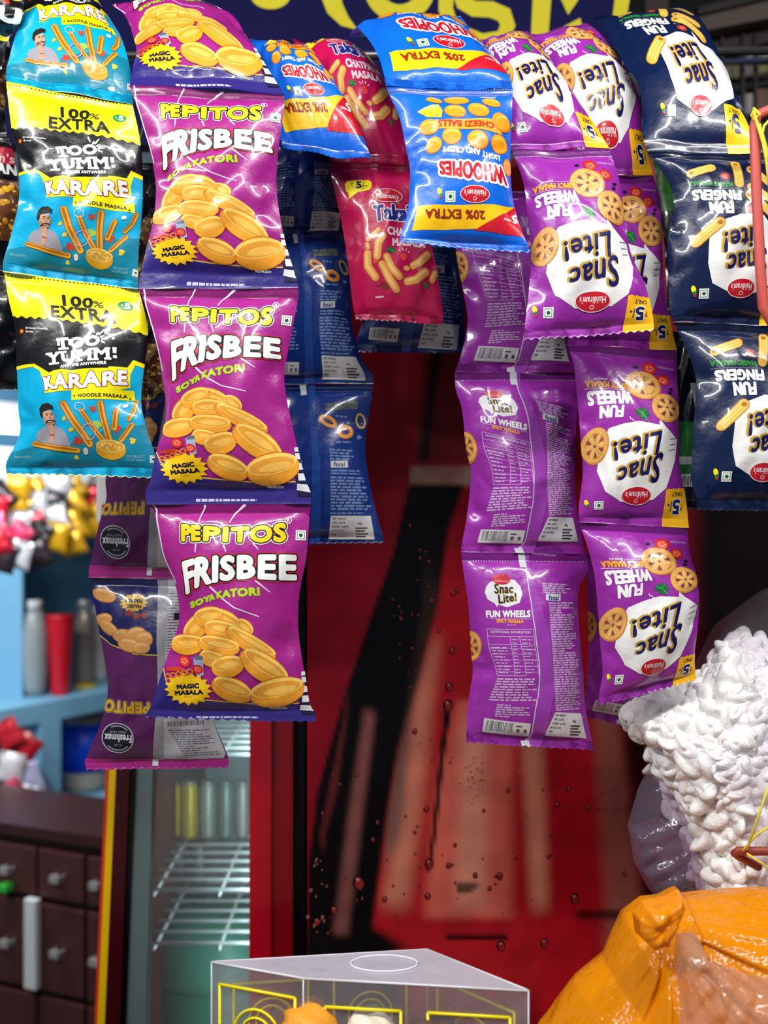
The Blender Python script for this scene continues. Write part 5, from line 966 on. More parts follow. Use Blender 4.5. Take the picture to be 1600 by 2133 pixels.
LAB('B1', 'chip_packet', PURP, 'frisbee', 'uppermost purple chip packet, tilted back with only its lower half showing', (PURP, VIOL))
LAB('B2', 'chip_packet', PURP, 'frisbee', 'second purple chip packet from the top, beside the 100% EXTRA packet', (PURP, VIOL))
LAB('B3', 'chip_packet', PURP, 'frisbee', 'third purple chip packet from the top, with a crumpled right edge', (PURP, VIOL))
LAB('B4', 'chip_packet', PURP, 'frisbee', 'lowest purple chip packet facing front, its navy hem above the red cooler stile', (PURP, VIOL))
LAB('F1', 'chip_packet', (84, 26, 84), 'frisback', 'dark purple chip packet seen from behind, upper of two, under the cyan packet', ((22, 24, 84), (84, 26, 84)))
LAB('F2', 'chip_packet', (84, 26, 84), 'frisback', 'dark purple chip packet seen from behind with white label and magenta hem, lowest left', ((22, 24, 84), (166, 34, 128)))
LAB('W0', 'cheese_ball_packet', BLUE, 'whoopies', 'blue cheese ball packet half hidden behind the purple chip packets')
LAB('W1', 'cheese_ball_packet', BLUE, 'whoopies', 'blue cheese ball packet at the top, tilted back under the signboard')
LAB('W2', 'cheese_ball_packet', BLUE, 'whoopies', 'blue cheese ball packet hanging whole in front of the crimson ones')
LAB('T1', 'puff_packet', CRIM, 'takatak', 'upper crimson puff packet leaning back between the two blue packets')
LAB('T2', 'puff_packet', CRIM, 'takatak', 'lower crimson puff packet with free bottom edge, partly behind the blue packet')
LAB('N1', 'navy_packet', BACK, 'nvback', 'dark blue packet back in deep shade beneath the tilted blue packet')
LAB('N2', 'navy_packet', BACK, 'nvback', 'dark blue packet back beside the crimson packet, middle of its strip')
LAB('N3', 'navy_packet', BACK, 'nvback', 'lowest dark blue packet back with printed rings, hanging before the red cooler')
LAB('N4', 'navy_packet', BACK, 'nvback', 'dark blue packet back peeping out below the crimson packet')
LAB('S1', 'wheel_snack_packet', SNAC, 'wheels', 'purple wheel snack packet leaning back, partly behind the blue packet')
LAB('S2', 'wheel_snack_packet', SNAC, 'wheels', 'foremost purple wheel snack packet with free bottom edge and gold price flag')
LAB('Q1', 'wheel_snack_packet', SNAC, 'wheels', 'purple wheel snack packet at the top, next to the navy finger packet')
LAB('Q2', 'wheel_snack_packet', SNAC, 'wheels', 'shaded purple wheel snack packet mostly hidden behind the foremost one')
LAB('Q3', 'wheel_snack_packet', SNAC, 'wheels', 'purple wheel snack packet hanging just below the foremost one')
LAB('Q4', 'wheel_snack_packet', SNAC, 'wheels', 'lowest front-facing purple packet, its bottom resting against the bag of white puffs')
LAB('R1', 'wheel_snack_packet', SNAC, 'whback', 'purple packet back, highest of its strip, directly under the blue packet')
LAB('R2', 'wheel_snack_packet', SNAC, 'whback', 'purple packet back with small white octagon, middle of the reversed strip')
LAB('R3', 'wheel_snack_packet', SNAC, 'whback', 'lowest purple packet back, hanging free before the bottle picture')
LAB('R4', 'wheel_snack_packet', SNAC, 'whback', 'shaded purple packet back showing behind the lowest front-facing purple packet')
LAB('G1', 'finger_snack_packet', DEEP, 'fingers', 'navy finger snack packet at the top right, leaning back')
LAB('G2', 'finger_snack_packet', DEEP, 'fingers', 'middle navy finger snack packet beside the red wire rack')
LAB('G3', 'finger_snack_packet', DEEP, 'fingers', 'lowest navy finger snack packet at the right edge')
LAB('G0', 'finger_snack_packet', (16, 26, 40), 'gback', 'dark packet with green panel and bar code, behind the lowest navy packet')
LAB('G9', 'finger_snack_packet', (16, 26, 40), 'gside', 'dark packet with bright green edge, behind the upper navy packets')
LAB('L0', 'noodle_stick_packet', BLACK, 'corner', 'black packet in the top left corner behind the leaning cyan packet', (YEL, BLACK))
LAB('L1', 'lentil_mix_packet', BLACK, 'rat', 'upper black savoury mix packet with golden lentils at the left edge')
LAB('L2', 'lentil_mix_packet', BLACK, 'rat', 'second black savoury mix packet at the left edge, beside the middle cyan packet')
LAB('L3', 'lentil_mix_packet', BLACK, None, 'plain black packet at the left edge beside the lowest cyan packet')
LAB('M1', 'flake_mix_packet', (16, 12, 14), 'flake', 'dark packet of nut flakes glimpsed between middle cyan and second purple packet')
LAB('M2', 'flake_mix_packet', (16, 12, 14), 'flake', 'dark packet of nut flakes glimpsed beside the lowest cyan packet')
LAB('M3', 'flake_mix_packet', (40, 16, 20), None, 'dark red packet glimpsed beside the hem of the lowest cyan packet')

for k, (x, d) in {'F1': (340, .89), 'N1': (620, .925), 'N4': (840, .925), 'R1': (1040, .895), 'R4': (1300, .935), 'M1': (280, .885)}.items():
    q = OUT[k].front[0].mean(0); e = px(x, 112, .957); root = [o for o in COL.objects if o.type == 'EMPTY' and o.get('label') and np.allclose(np.array(o.location), OUT[k].base, atol=1e-5)][0]
    mb = MB().tube([q+np.array([0, .001, .0]), np.array([q[0], e[1]+.004, e[2]-.02]), np.array([q[0], e[1], e[2]+.005])], .0008, 6); mesh('hanging_string', mb.v, mb.f, mat((190, 186, 170), .8), root)
# ------------------------------------------------------------------ blue shelf and what stands on it
def zpx(y, d): return H-(y-CY)/F*d
def tpx(x, off=0.):
    """position along the shelf front (0..1) seen at pixel column x, and its distance"""
    k = (x-CX)/F; e = c1-c0; o = c0+nrm*off; t = (k*o[1]-o[0])/(e[0]-k*e[1]); return t, (o+e*t)[1]
def shelf_z(x, y): return zpx(y, tpx(x)[1])
zA = shelf_z(0, 1480); zB = shelf_z(100, 1692); zT = shelf_z(0, 1010)
sbox(.40, 1.0, zA-.045, zA, 0, .36).build('shelf_board', SB, sh); sbox(.40, 1.0, zB-.05, zB, -.02, .36).build('shelf_board', SB, sh); sbox(.40, 1.0, zT, zT+.085, -.01, .36).build('top_board', mat((228, 234, 236), .5), sh)
sbox(.40, 1.0, zB-.6, zT+.6, .36, .38).build('back_panel', mat((96, 150, 186), .6, vary=.1), sh)
t0, t1 = tpx(86)[0], tpx(127)[0]; sbox(t0, t1, zB, zA-.045, 0, .05).build('post', SB, sh); sbox(t0+.02, t1-.03, zA, zT, .10, .36).build('divider', SB, sh)
tl_ = empty('tube_lamp', (*(onl(.25)-nrm*.06), zT+.12), 'glowing white tube lamp fixed above the blue shelf at the left', 'lamp')
a, b = onl(.40)-nrm*.05, onl(.66)-nrm*.05; MB().tube([(*a, zT+.13), (*b, zT+.13)], .016, 10).build('tube', mat((250, 252, 255), .3, emit=6), tl_, smooth=True); sbox(.39, .67, zT+.145, zT+.18, -.07, -.01).build('batten', mat((220, 222, 224), .5), tl_)
SH = {'jar': 0}
def jar(name, x, y0, y1, wpx, prof, m, label, off=.14, lid=None, cat='jar', band=None, n=20):
    """round vessel standing on the shelf; y1 is its foot in the picture"""
    t, d = tpx(x, off); p = onl(t)+nrm*off; d = p[1]; zf = zA if y1 < 1560 else zB; hh = (y1-y0)/F*d; r = wpx/2/F*d
    o = empty(name, (p[0], p[1], zf), label, cat); pr = [(r*a, hh*b) for a, b in prof]
    jb = MB().lathe((p[0], p[1], zf), pr, n).build('jar_body' if cat == 'jar' else 'cup_body', m, o, smooth=True)
    if lid: MB().lathe((p[0], p[1], zf), [(r*lid[0], hh), (r*lid[0], hh+lid[1]), (r*lid[0]*.9, hh+lid[1]+.004)], n).build('lid', lid[2], o, smooth=True)
    if band: MB().lathe((p[0], p[1], zf), [(r*1.015, hh*band[0]), (r*1.015, hh*band[1])], n).build('paper_label', band[2], o, smooth=True).parent = jb
    return o
J = [(.8, 0), (.97, .03), (1, .1), (1, .75), (.9, .88), (.62, .96), (.6, 1)]
jar('grey_jar', 72, 1262, 1440, 56, [(.6, 0), (.85, .1), (1, .4), (.95, .75), (.7, .95), (.5, 1)], mat((150, 158, 160), .3), 'grey oval jar on the blue shelf left of the red cup', .10, (.55, .02, mat((220, 224, 226), .3)))
jar('red_cup', 126, 1258, 1424, 56, [(.62, 0), (.66, .02), (1, .97), (1.04, 1)], mat((206, 24, 44), .4), 'tall tapered red cup standing on the blue shelf', .06, None, 'cup')
jar('glass_jar', 176, 1256, 1415, 40, J, mat((120, 112, 106), .15, coat=.5), 'brownish glass jar right of the red cup', .12, (.7, .02, mat((200, 200, 204), .3, .6)))
jar('glass_jar', 205, 1250, 1408, 36, J, mat((196, 190, 186), .15, coat=.5), 'pale glass jar with blue lid at the right end of the shelf', .16, (.7, .03, mat((30, 60, 200), .4)))
jar('labelled_jar', 178, 1500, 1690, 92, J, mat((168, 160, 146), .2, coat=.4), 'clear jar with blue label and yellow lid on the lower blue shelf', .10, (.5, .03, mat((206, 190, 40), .4)), band=(.22, .74, mat((10, 70, 220), .4)))
jar('glass_jar', 222, 1480, 1686, 50, J, mat((190, 196, 196), .2, coat=.4), 'pale jar behind the blue labelled jar', .24, (.7, .02, mat((210, 210, 206), .4)))

def small_pouch(cx, cy, w_, h_, d, rot, c, label, group, name='foil_pouch', rough=.25, metal=.35):
    u, v = np.meshgrid(np.linspace(-1, 1, 7), np.linspace(-1, 1, 9)); e = np.clip(1-np.abs(u)**2.5, 0, 1)**.7*np.clip(1-np.abs(v)**3, 0, 1)**.7
    ww = w_*(1-.12*(1-v*v)); r = math.radians(rot); rs = np.random.RandomState(int(cx*7+cy)); X, Y = u*ww/2, v*h_/2
    x, y = cx+X*math.cos(r)-Y*math.sin(r), cy+X*math.sin(r)+Y*math.cos(r); t = .18*w_/F*d; jit = rs.uniform(-.25, .25, u.shape)*t*e
    dep = d+.1*t*np.sin(u*3+rot); idx = np.arange(63).reshape(9, 7); q = np.stack([idx[:-1, :-1], idx[1:, :-1], idx[1:, 1:], idx[:-1, 1:]], -1).reshape(-1, 4)
    Fv = np.stack([(x-CX)/F*d, dep-t*e+jit, H-(y-CY)/F*d], -1).reshape(-1, 3); Bv = np.stack([(x-CX)/F*d, dep+t*e, H-(y-CY)/F*d], -1).reshape(-1, 3)
    m_ = mat(c, rough, metal, bump=.4, bscale=40, name='foil')
    o = empty(name, tuple(px(cx, cy+h_/2, d)), label, 'pouch', group); body = (np.abs(v.ravel()[q]).max(1) <= .76)
    for nm, sel, mm in (('foil_body', body, m_), ('seal_band', ~body, mat(tuple(int(k*.75) for k in c), rough, metal, name='foil'))): mesh(nm, np.r_[Fv, Bv], np.r_[q[sel], q[sel][:, ::-1]+63], mm, o)
    return o
R = random.Random(12)
GOLDP, REDP, SILV, DARK, PINK = (206, 156, 30), (186, 30, 50), (196, 196, 204), (46, 40, 44), (206, 60, 96)
LABS = {GOLDP: 'gold', REDP: 'red', SILV: 'silver', DARK: 'dark', PINK: 'pink'}
NTH = ['first', 'second', 'third', 'fourth', 'fifth', 'sixth']; ROW = ['top', 'second', 'middle', 'fourth', 'lowest']
k = 0
for row, (yy, cs) in enumerate(((1030, [DARK, GOLDP, GOLDP, SILV, GOLDP, DARK]), (1062, [REDP, GOLDP, SILV, DARK, GOLDP, REDP]), (1098, [PINK, SILV, REDP, SILV, GOLDP, GOLDP]), (1132, [REDP, PINK, DARK, GOLDP, GOLDP]), (1164, [DARK, SILV, DARK]))):
    for i, c in enumerate(cs):
        x = 2+i*38+R.uniform(-8, 8); small_pouch(x, yy+R.uniform(-9, 9)-i*3, R.uniform(44, 58), R.uniform(56, 72), tpx(x)[1]-.10-.03*row+.012*(k % 3), R.uniform(-40, 40), c, f'{LABS[c]} pouch, {NTH[i]} from left in the {ROW[row]} row of the heap', 'foil pouches heaped above the blue shelf'); k += 1
for i, (x, y, c, lb) in enumerate(((18, 1530, (196, 40, 52), 'upper red pouch in the left corner of the lower shelf'), (52, 1560, (190, 34, 44), 'red pouch beside the post on the lower shelf'), (22, 1600, (226, 220, 226), 'white pouch in the left corner of the lower shelf'), (60, 1622, (176, 172, 206), 'lilac pouch beside the post on the lower shelf'), (20, 1655, (206, 70, 100), 'pink pouch at the bottom of the lower shelf heap'), (58, 1668, (206, 206, 216), 'silver white pouch at the bottom of the lower shelf heap'))):
    small_pouch(x, y, 58, 66, tpx(x)[1]-.02-.02*i, (-30, 35, 10, -20, 60, 15)[i], c, lb, 'pouches on the lower blue shelf', metal=.1)

# ------------------------------------------------------------------ brown chest of drawers under the shelf
dc = empty('drawer_chest', tuple(px(100, 2300, 1.95)), 'dark brown chest of drawers with pale handles below the blue shelf', 'cabinet')
e0, e1 = np.array([-.98, 2.10]), np.array([-.47, 1.88]); en = np.array([-(e1-e0)[1], (e1-e0)[0]]); en /= np.linalg.norm(en); en = en if en[1] > 0 else -en
def dbox(t0, t1, z0, z1, f, bk):
    a, b = e0+(e1-e0)*t0, e0+(e1-e0)*t1; return MB().hexa([(*(a+en*f), z0), (*(b+en*f), z0), (*(b+en*f), z1), (*(a+en*f), z1), (*(a+en*bk), z0), (*(b+en*bk), z0), (*(b+en*bk), z1), (*(a+en*bk), z1)])
def dpx(x): k = (x-CX)/F; e = e1-e0; t = (k*e0[1]-e0[0])/(e[0]-k*e[1]); return t, (e0+e*t)[1]
BR = mat((78, 42, 42), .35, bump=.08, vary=.18, coat=.15); zt = zpx(1752, dpx(150)[1])
dbox(0, 1, .02, zt, .0, .2).build('carcass', mat((52, 28, 28), .4), dc); dbox(-.01, 1.01, zt, zt+.02, -.015, .2).build('top_board', mat((60, 32, 32), .35), dc)
zs = [zt-.012, zpx(1880, dpx(150)[1]), zpx(2075, dpx(150)[1]), zpx(2290, dpx(150)[1]), zpx(2500, dpx(150)[1])]; ts = [.0, dpx(-20)[0], dpx(88)[0], dpx(188)[0], 1.]
for r in range(4):
    for c in range(4):
        a, b = ts[c]+.006, ts[c+1]-.006; f = dbox(a, b, zs[r+1]+.006, zs[r]-.006, -.014, .0).build('drawer_front', BR, dc, bevel=.003)
        m_ = (a+b)/2; zc = (zs[r]+zs[r+1])/2
        hb = dbox(m_-.018, m_+.018, zc-.006, zc+.006, -.034, -.026); q = dbox(m_-.018, m_-.012, zc-.005, zc+.005, -.03, -.012); hb.add(q.v, q.f); q = dbox(m_+.012, m_+.018, zc-.005, zc+.005, -.03, -.012); hb.add(q.v, q.f)
        hb.build('drawer_handle', mat((200, 196, 196), .3, .5), dc).parent = f
a = dpx(74)[0]; b = dpx(99)[0]; zz = dpx(86)[1]; dbox(a, b, zpx(2048, zz), zpx(1862, zz), -.032, -.016).build('white_bar', mat((222, 226, 224), .4), dc, bevel=.003)
a = dpx(22)[0]; b = dpx(40)[0]; dbox(a, b, zpx(1858, zz), zpx(1842, zz), -.034, -.014).build('green_lock', mat((60, 190, 70), .4), dc, bevel=.002)

# ------------------------------------------------------------------ dim rack in the upper right corner
rk = empty('storage_rack', tuple(px(1560, 420, 1.7)), 'dark metal storage rack with pale cartons in the upper right corner', 'rack')
DK = mat((34, 31, 30), .6, vary=.2); BM = mat((92, 82, 72), .7, vary=.2)
def plank(P, d, dp, name, m): MB().hexa([tuple(px(x, y, d)) for x, y in P]+[(q[0], q[1]+dp, q[2]) for q in [px(x, y, d) for x, y in P]]).build(name, m, rk)
plank([(1345, 60), (1392, 60), (1392, -120), (1345, -120)], 1.62, .03, 'upright', mat((70, 60, 58), .7)); plank([(1455, 66), (1640, 30), (1640, -10), (1455, 34)], 1.6, .03, 'beam', BM)
plank([(1450, 130), (1640, 75), (1640, 40), (1450, 74)], 1.64, .03, 'beam', mat((54, 48, 46), .7)); plank([(1455, 30), (1640, -14), (1640, -30), (1455, 14)], 1.59, .03, 'beam', DK)
plank([(1470, 120), (1640, 64), (1640, 30), (1470, 90)], 1.70, .03, 'back_board', DK); plank([(1505, 132), (1640, 124), (1640, 116), (1505, 124)], 1.60, .01, 'blue_bar', mat((16, 40, 80), .5)); plank([(1520, 190), (1640, 168), (1640, 140), (1520, 165)], 1.66, .03, 'beam', DK)
for x in (1502, 1546, 1572): plank([(x, 260), (x+6, 260), (x+6, 70), (x, 70)], 1.63, .008, 'upright', DK)
for i, (x0, y0, x1, y1, c) in enumerate(((1505, 104, 1533, 122, (150, 146, 142)), (1538, 90, 1568, 124, (186, 184, 180)), (1572, 84, 1588, 124, (120, 116, 110)), (1588, 78, 1624, 122, (160, 146, 120)), (1512, 136, 1540, 162, (130, 126, 100)), (1548, 136, 1576, 158, (150, 146, 140)), (1580, 136, 1624, 156, (140, 136, 90)), (1544, 195, 1568, 236, (196, 194, 190)), (1574, 185, 1624, 232, (128, 98, 84)))):
    o = empty('carton', tuple(px((x0+x1)/2, y1, 1.67)), ['left pale carton on the top tier of the dim rack', 'whitest carton on the top tier of the dim rack', 'narrow grey carton on the top tier of the dim rack', 'tan carton at the right of the rack top tier', 'olive carton at the left of the rack second tier', 'grey carton in the middle of the rack second tier', 'yellowish carton at the right of the rack second tier', 'white carton just above the gold price flag', 'brown carton behind the red wire rack'][i], 'carton', 'cartons on the dim rack')
    bd = MB().pbox(x0, y0, x1, y1, 1.67, .05).build('carton_body', mat(c, .7, vary=.1), o); MB().pbox(x0+(x1-x0)*.4, y0, x0+(x1-x0)*.6, y1, 1.669, .001).build('packing_tape', mat(tuple(int(v*.8) for v in c), .4), o).parent = bd

# ------------------------------------------------------------------ counter and the bags on it
ct = H-.5
struct('trim_1', MB().box(-.5, .8, .5, .99, ct-.04, ct), mat((120, 96, 80), .4, vary=.15)); bpy.data.objects['trim_1'].name = 'counter'; cto = bpy.data.objects['counter']
del cto['kind']; tag(cto, 'wooden shop counter under the clear box and the bags', 'counter')
MB().box(-.48, .78, .52, .97, .0, ct-.04).build('front_board', mat((84, 60, 50), .5, vary=.15)).parent = cto; fb = bpy.data.objects['front_board']; fb.location = Vector(fb.location)-Vector(cto.location)

def outline_r(P, c, q):
    """distance from c to the outline along the angles q (star-shaped outline)"""
    P = np.asarray(P, float)-c; an = np.unwrap(np.arctan2(P[:, 1], P[:, 0])); r = np.hypot(*P.T)
    # resample the closed outline densely first
    Q = np.concatenate([np.linspace(P[i], P[(i+1) % len(P)], 30, endpoint=False) for i in range(len(P))]); an = np.arctan2(Q[:, 1], Q[:, 0]); r = np.hypot(*Q.T); o = np.argsort(an); an, r = an[o], r[o]
    return np.interp(q, np.r_[an[-1]-2*math.pi, an, an[0]+2*math.pi], np.r_[r[-1], r, r[0]])
def bag(name, P, c, d_edge, bulge, m, fold, parent, nr=46, nq=150, back=.6, power=.5):
    """closed soft bag: outline P (pixels at distance d_edge) blown out by bulge, folds added by fold(x, y, r)"""
    q = np.linspace(-math.pi, math.pi, nq, endpoint=False); R_ = outline_r(P, np.array(c, float), q); V = []
    rr = np.sin(np.linspace(0, math.pi/2, nr)); fr = np.zeros((nr, nq, 3)); bk = np.zeros((nr, nq, 3))
    for i, r in enumerate(rr):
        x, y = c[0]+r*R_*np.cos(q), c[1]+r*R_*np.sin(q); e = np.clip(1-r*r, 0, 1)**power; dz = -bulge*e+fold(x, y, r)*min(1, (1-r)*9)
        for A, dep in ((fr, dz), (bk, bulge*back*e*np.ones(nq))): A[i] = np.stack([(x-CX)/F*d_edge, d_edge+dep, H-(y-CY)/F*d_edge], -1)
    id_ = np.arange(nr*nq).reshape(nr, nq); n_ = np.roll(id_, -1, 1); q4 = np.stack([id_[:-1], n_[:-1], n_[1:], id_[1:]], -1).reshape(-1, 4)
    return mesh(name, np.r_[fr.reshape(-1, 3), bk.reshape(-1, 3)], np.r_[q4, q4[:, ::-1]+nr*nq], m, parent), fr

# bag of white puffs
pb = empty('puff_bag', tuple(px(1540, 2190, .90)), 'large clear plastic bag full of white puffs at the right', 'bag')
PO = [(1306, 1502), (1319, 1463), (1348, 1456), (1407, 1430), (1460, 1413), (1486, 1377), (1513, 1338), (1562, 1331), (1620, 1352), (1700, 1420), (1750, 1600), (1760, 1800), (1730, 2050), (1680, 2240), (1480, 2240), (1468, 2000), (1466, 1857), (1453, 1791), (1434, 1725), (1408, 1676), (1371, 1604), (1358, 1538), (1330, 1524)]
pc = np.array([1545., 1640.]); dE, bu = .90, .075
sk = bag('puff_core', PO, pc, dE+.004, bu*.93, mat((224, 220, 218), .9), lambda x, y, r: 0*x, pb, 20, 60)[0]
rs = np.random.RandomState(9); t_ = (1+5**.5)/2
iv = np.array([(-1, t_, 0), (1, t_, 0), (-1, -t_, 0), (1, -t_, 0), (0, -1, t_), (0, 1, t_), (0, -1, -t_), (0, 1, -t_), (t_, 0, -1), (t_, 0, 1), (-t_, 0, -1), (-t_, 0, 1)]); iv /= np.linalg.norm(iv[0]); fi = [(0, 11, 5), (0, 5, 1), (0, 1, 7), (0, 7, 10), (0, 10, 11), (1, 5, 9), (5, 11, 4), (11, 10, 2), (10, 7, 6), (7, 1, 8), (3, 9, 4), (3, 4, 2), (3, 2, 6), (3, 6, 8), (3, 8, 9), (4, 9, 5), (2, 4, 11), (6, 2, 10), (8, 6, 7), (9, 8, 1)]
def subdiv(v, f):
    v = [tuple(p) for p in v]; ix = {}; g = []
    def md(a, b):
        k = (min(a, b), max(a, b))
        if k not in ix: p = np.array(v[a])+np.array(v[b]); ix[k] = len(v); v.append(tuple(p/np.linalg.norm(p)))
        return ix[k]
    for a, b, c in f: ab, bc, ca = md(a, b), md(b, c), md(c, a); g += [(a, ab, ca), (b, bc, ab), (c, ca, bc), (ab, bc, ca)]
    return np.array(v), g
sv, sf = subdiv(iv, fi); sv, sf = subdiv(sv, sf); sf = np.array(sf); PV, PF = [], []; n = 0; kept = []
tries = 0
while n < 520 and tries < 60000:
    tries += 1
    x, y = rs.uniform(1300, 1640), rs.uniform(1325, 1960); dx, dy = x-pc[0], y-pc[1]; Ro = outline_r(PO, pc, np.array([math.atan2(dy, dx)]))[0]; r = math.hypot(dx, dy)/Ro
    if r > .985: continue
    if any((x-a)**2+(y-b)**2 < 300 for a, b in kept[-400:]): 
        if rs.rand() < .93: continue
    kept.append((x, y)); d = dE-bu*max(0, 1-r*r)**.5-rs.uniform(-.003, .004); s = rs.uniform(.0066, .0108)
    Q, _ = np.linalg.qr(rs.normal(size=(3, 3))); k3 = rs.uniform(1.5, 4, (3, 3)); w3 = (1+.22*np.sin(sv@k3+rs.uniform(0, 6, 3)).sum(1)/1.7)
    v3 = (sv*w3[:, None]*np.array([1.45, .95, .8])*s)@Q.T; PV.append(v3+px(x, y, d)); PF.append(sf+n*len(sv)); n += 1
o = mesh('white_puffs', np.concatenate(PV), np.concatenate(PF), mat((244, 242, 240), .75, bump=.25, bscale=260, name='puff'), pb); o['kind'] = 'stuff'; o['label'] = 'white puffs packed inside the clear bag'
def wrinkle(seed, am=1., ks=(.02, .09)):
    g = np.random.RandomState(seed); K = [(g.uniform(*ks), g.uniform(0, math.pi), g.uniform(0, 7), g.uniform(.3, 1)) for _ in range(9)]
    def f(x, y, r): return am*sum(a*np.abs(np.sin(k*(x*math.cos(q)+y*math.sin(q))+p+.8*np.sin(.011*x+.017*y+p))) for k, q, p, a in K)*.001
    return f
PO2 = [(1296, 1504), (1308, 1455), (1345, 1446), (1400, 1420), (1452, 1402), (1478, 1345), (1500, 1300), (1548, 1262), (1602, 1222), (1680, 1240), (1740, 1400), (1775, 1600), (1780, 1800), (1745, 2050), (1690, 2255), (1470, 2255), (1455, 2000), (1450, 1860), (1432, 1790), (1412, 1725), (1390, 1680), (1352, 1604), (1344, 1545), (1318, 1532)]
bag('plastic_film', PO2, (1545, 1620), dE, bu+.016, clear((250, 248, 252), .07, .5, .07, .9, 45, 'clear_film', (226, 222, 232)), wrinkle(4, -1.6, (.015, .06)), pb, 50, 170, .9)
# empty clear bag crumpled in front of it
eb = empty('empty_bag', tuple(px(1400, 2280, .875)), 'crumpled empty lilac-tinted clear bag beside the puffs, above the orange bag', 'bag')
EO = [(1307, 1719), (1330, 1640), (1352, 1600), (1378, 1604), (1412, 1676), (1440, 1740), (1458, 1800), (1470, 1860), (1480, 2000), (1500, 2240), (1440, 2275), (1400, 2100), (1376, 1880), (1350, 1850), (1320, 1795)]
bag('bag_film', EO, (1410, 1790), .875, .02, clear((240, 232, 244), .14, .5, .12, .8, 40, 'lilac_film', (216, 204, 224)), wrinkle(14, -3, (.02, .08)), eb, 34, 120, .4)
bag('bag_fold', [(1310, 1722), (1372, 1700), (1430, 1740), (1436, 1800), (1400, 1836), (1344, 1836), (1320, 1795)], (1378, 1770), .872, .012, clear((240, 232, 244), .12, .5, .12, .8, 40, 'lilac_film', (214, 200, 220)), wrinkle(15, -3, (.02, .08)), eb, 24, 90, .1)
# orange carrier bag
ob = empty('orange_bag', tuple(px(1440, 2520, .755)), 'knotted bright orange plastic carrier bag in the lower right corner', 'bag')
OO = [(1120, 2150), (1135, 2133), (1168, 2086), (1198, 2047), (1258, 1999), (1282, 1945), (1300, 1906), (1342, 1874), (1381, 1870), (1402, 1858), (1414, 1853), (1420, 1868), (1480, 1861), (1600, 1853), (1740, 1880), (1820, 2100), (1800, 2400), (1700, 2515), (1250, 2520), (1090, 2400), (1080, 2260)]
def ofold(x, y, r):
    q = np.arctan2(y-1885, x-1352); g = np.hypot(x-1352, y-1885); f = 0
    for k, a, p in ((13, 1., .4), (29, .6, 1.9), (57, .42, .2), (91, .2, 1.)): f = f-a*np.abs(np.sin(k*q*.5+p+.3*np.sin(g*.02+p)))
    return .0062*f*np.clip(g/70, .2, 1)*np.exp(-(np.maximum(g-420, 0)/200)**2)
OM = clear((255, 170, 40), .93, .22, .14, .8, 70, 'orange_film', (255, 160, 8))
bag('bag_film', OO, (1430, 2180), .755, .085, OM, ofold, ob, 70, 380, .8)
kb = MB(); g_ = np.random.RandomState(2)
bag('tied_ear', [(1318, 1900), (1336, 1876), (1381, 1868), (1414, 1851), (1420, 1870), (1405, 1902), (1384, 1960), (1350, 1964), (1322, 1940)], (1365, 1910), .690, .014, OM, wrinkle(31, -2.2, (.03, .12)), ob, 26, 90, .5)
bag('clear_liner', [(1408, 1945), (1440, 1940), (1462, 1960), (1468, 2000), (1500, 2008), (1560, 2030), (1640, 2040), (1680, 2140), (1640, 2300), (1420, 2300), (1388, 2150), (1410, 2060), (1404, 2000)], (1500, 2130), .688, .022, clear((250, 240, 230), .34, .5, .07, 1., 40, 'liner_film', (244, 226, 204)), wrinkle(33, -2.4, (.02, .08)), ob, 40, 130, .3)

# ------------------------------------------------------------------ clear gift box with yellow printed frames
cb = empty('clear_box', tuple(px(770, 2300, .72)), 'clear plastic box with yellow printed frames standing at the bottom edge', 'box')
kz = 970.5*.72; C4 = [np.array(px(x, y, kz/(y-CY))) for x, y in ((441, 2004), (632, 2038), (1101, 2064), (890, 1978))]
zb = ct+.001; lo_ = [np.array([p[0], p[1], zb]) for p in C4]; CL = clear((250, 250, 252), .13, .4, .05, .25, 30, 'box_plastic', (226, 226, 232))
def panel(name, P, m, th=.0006):
    P = [np.asarray(p, float) for p in P]; n = np.cross(P[1]-P[0], P[2]-P[0]); n /= np.linalg.norm(n); MB().hexa([tuple(p) for p in P]+[tuple(p+n*th) for p in P]).build(name, m, cb)
panel('top_panel', C4, clear((244, 244, 248), .6, .2, .08, .9, 22, 'box_top', (222, 220, 232)))
for i in range(4): panel('side_panel', [lo_[i], lo_[(i+1) % 4], C4[(i+1) % 4], C4[i]], CL)
for i in range(4):
    MB().tube([C4[i], C4[(i+1) % 4]], .0009, 6).build('folded_edge', mat((226, 226, 232), .15, coat=.5), cb, smooth=True); MB().tube([C4[i], lo_[i]], .0007, 6).build('folded_edge', mat((206, 206, 214), .15, coat=.5), cb, smooth=True)
YP = mat((246, 228, 10), .4, name='yellow_print')
def face_pt(i, s, t):
    """point on side panel i: s along the top edge, t metres down"""
    a, b = C4[i], C4[(i+1) % 4]; p = a+(b-a)*s; return np.array([p[0], p[1], p[2]-t])
def frame(i, s0, s1, t0, t1, r=.0011):
    n = np.cross(C4[(i+1) % 4]-C4[i], [0, 0, -1]); n /= np.linalg.norm(n); n = n if n[1] < 0 else -n
    pt = lambda s, t: face_pt(i, s, t)+n*.0012
    for A, B in (((s0, t0), (s1, t0)), ((s1, t0), (s1, t1)), ((s1, t1), (s0, t1)), ((s0, t1), (s0, t0))): MB().tube([pt(*A), pt(*B)], r, 6).build('printed_frame', YP, cb, smooth=True)
    w_ = np.linalg.norm(C4[(i+1) % 4]-C4[i]); sc_, tc_ = (s0+s1)/2, t0+(s1-s0)*w_*.52
    for rad in (.30, .20): R0 = (s1-s0)*w_*rad; MB().tube([pt(sc_+R0*math.cos(q)/w_, tc_-R0*math.sin(q)) for q in np.linspace(0, 2*math.pi, 28)], r*.9, 6).build('printed_ring', YP, cb, smooth=True)
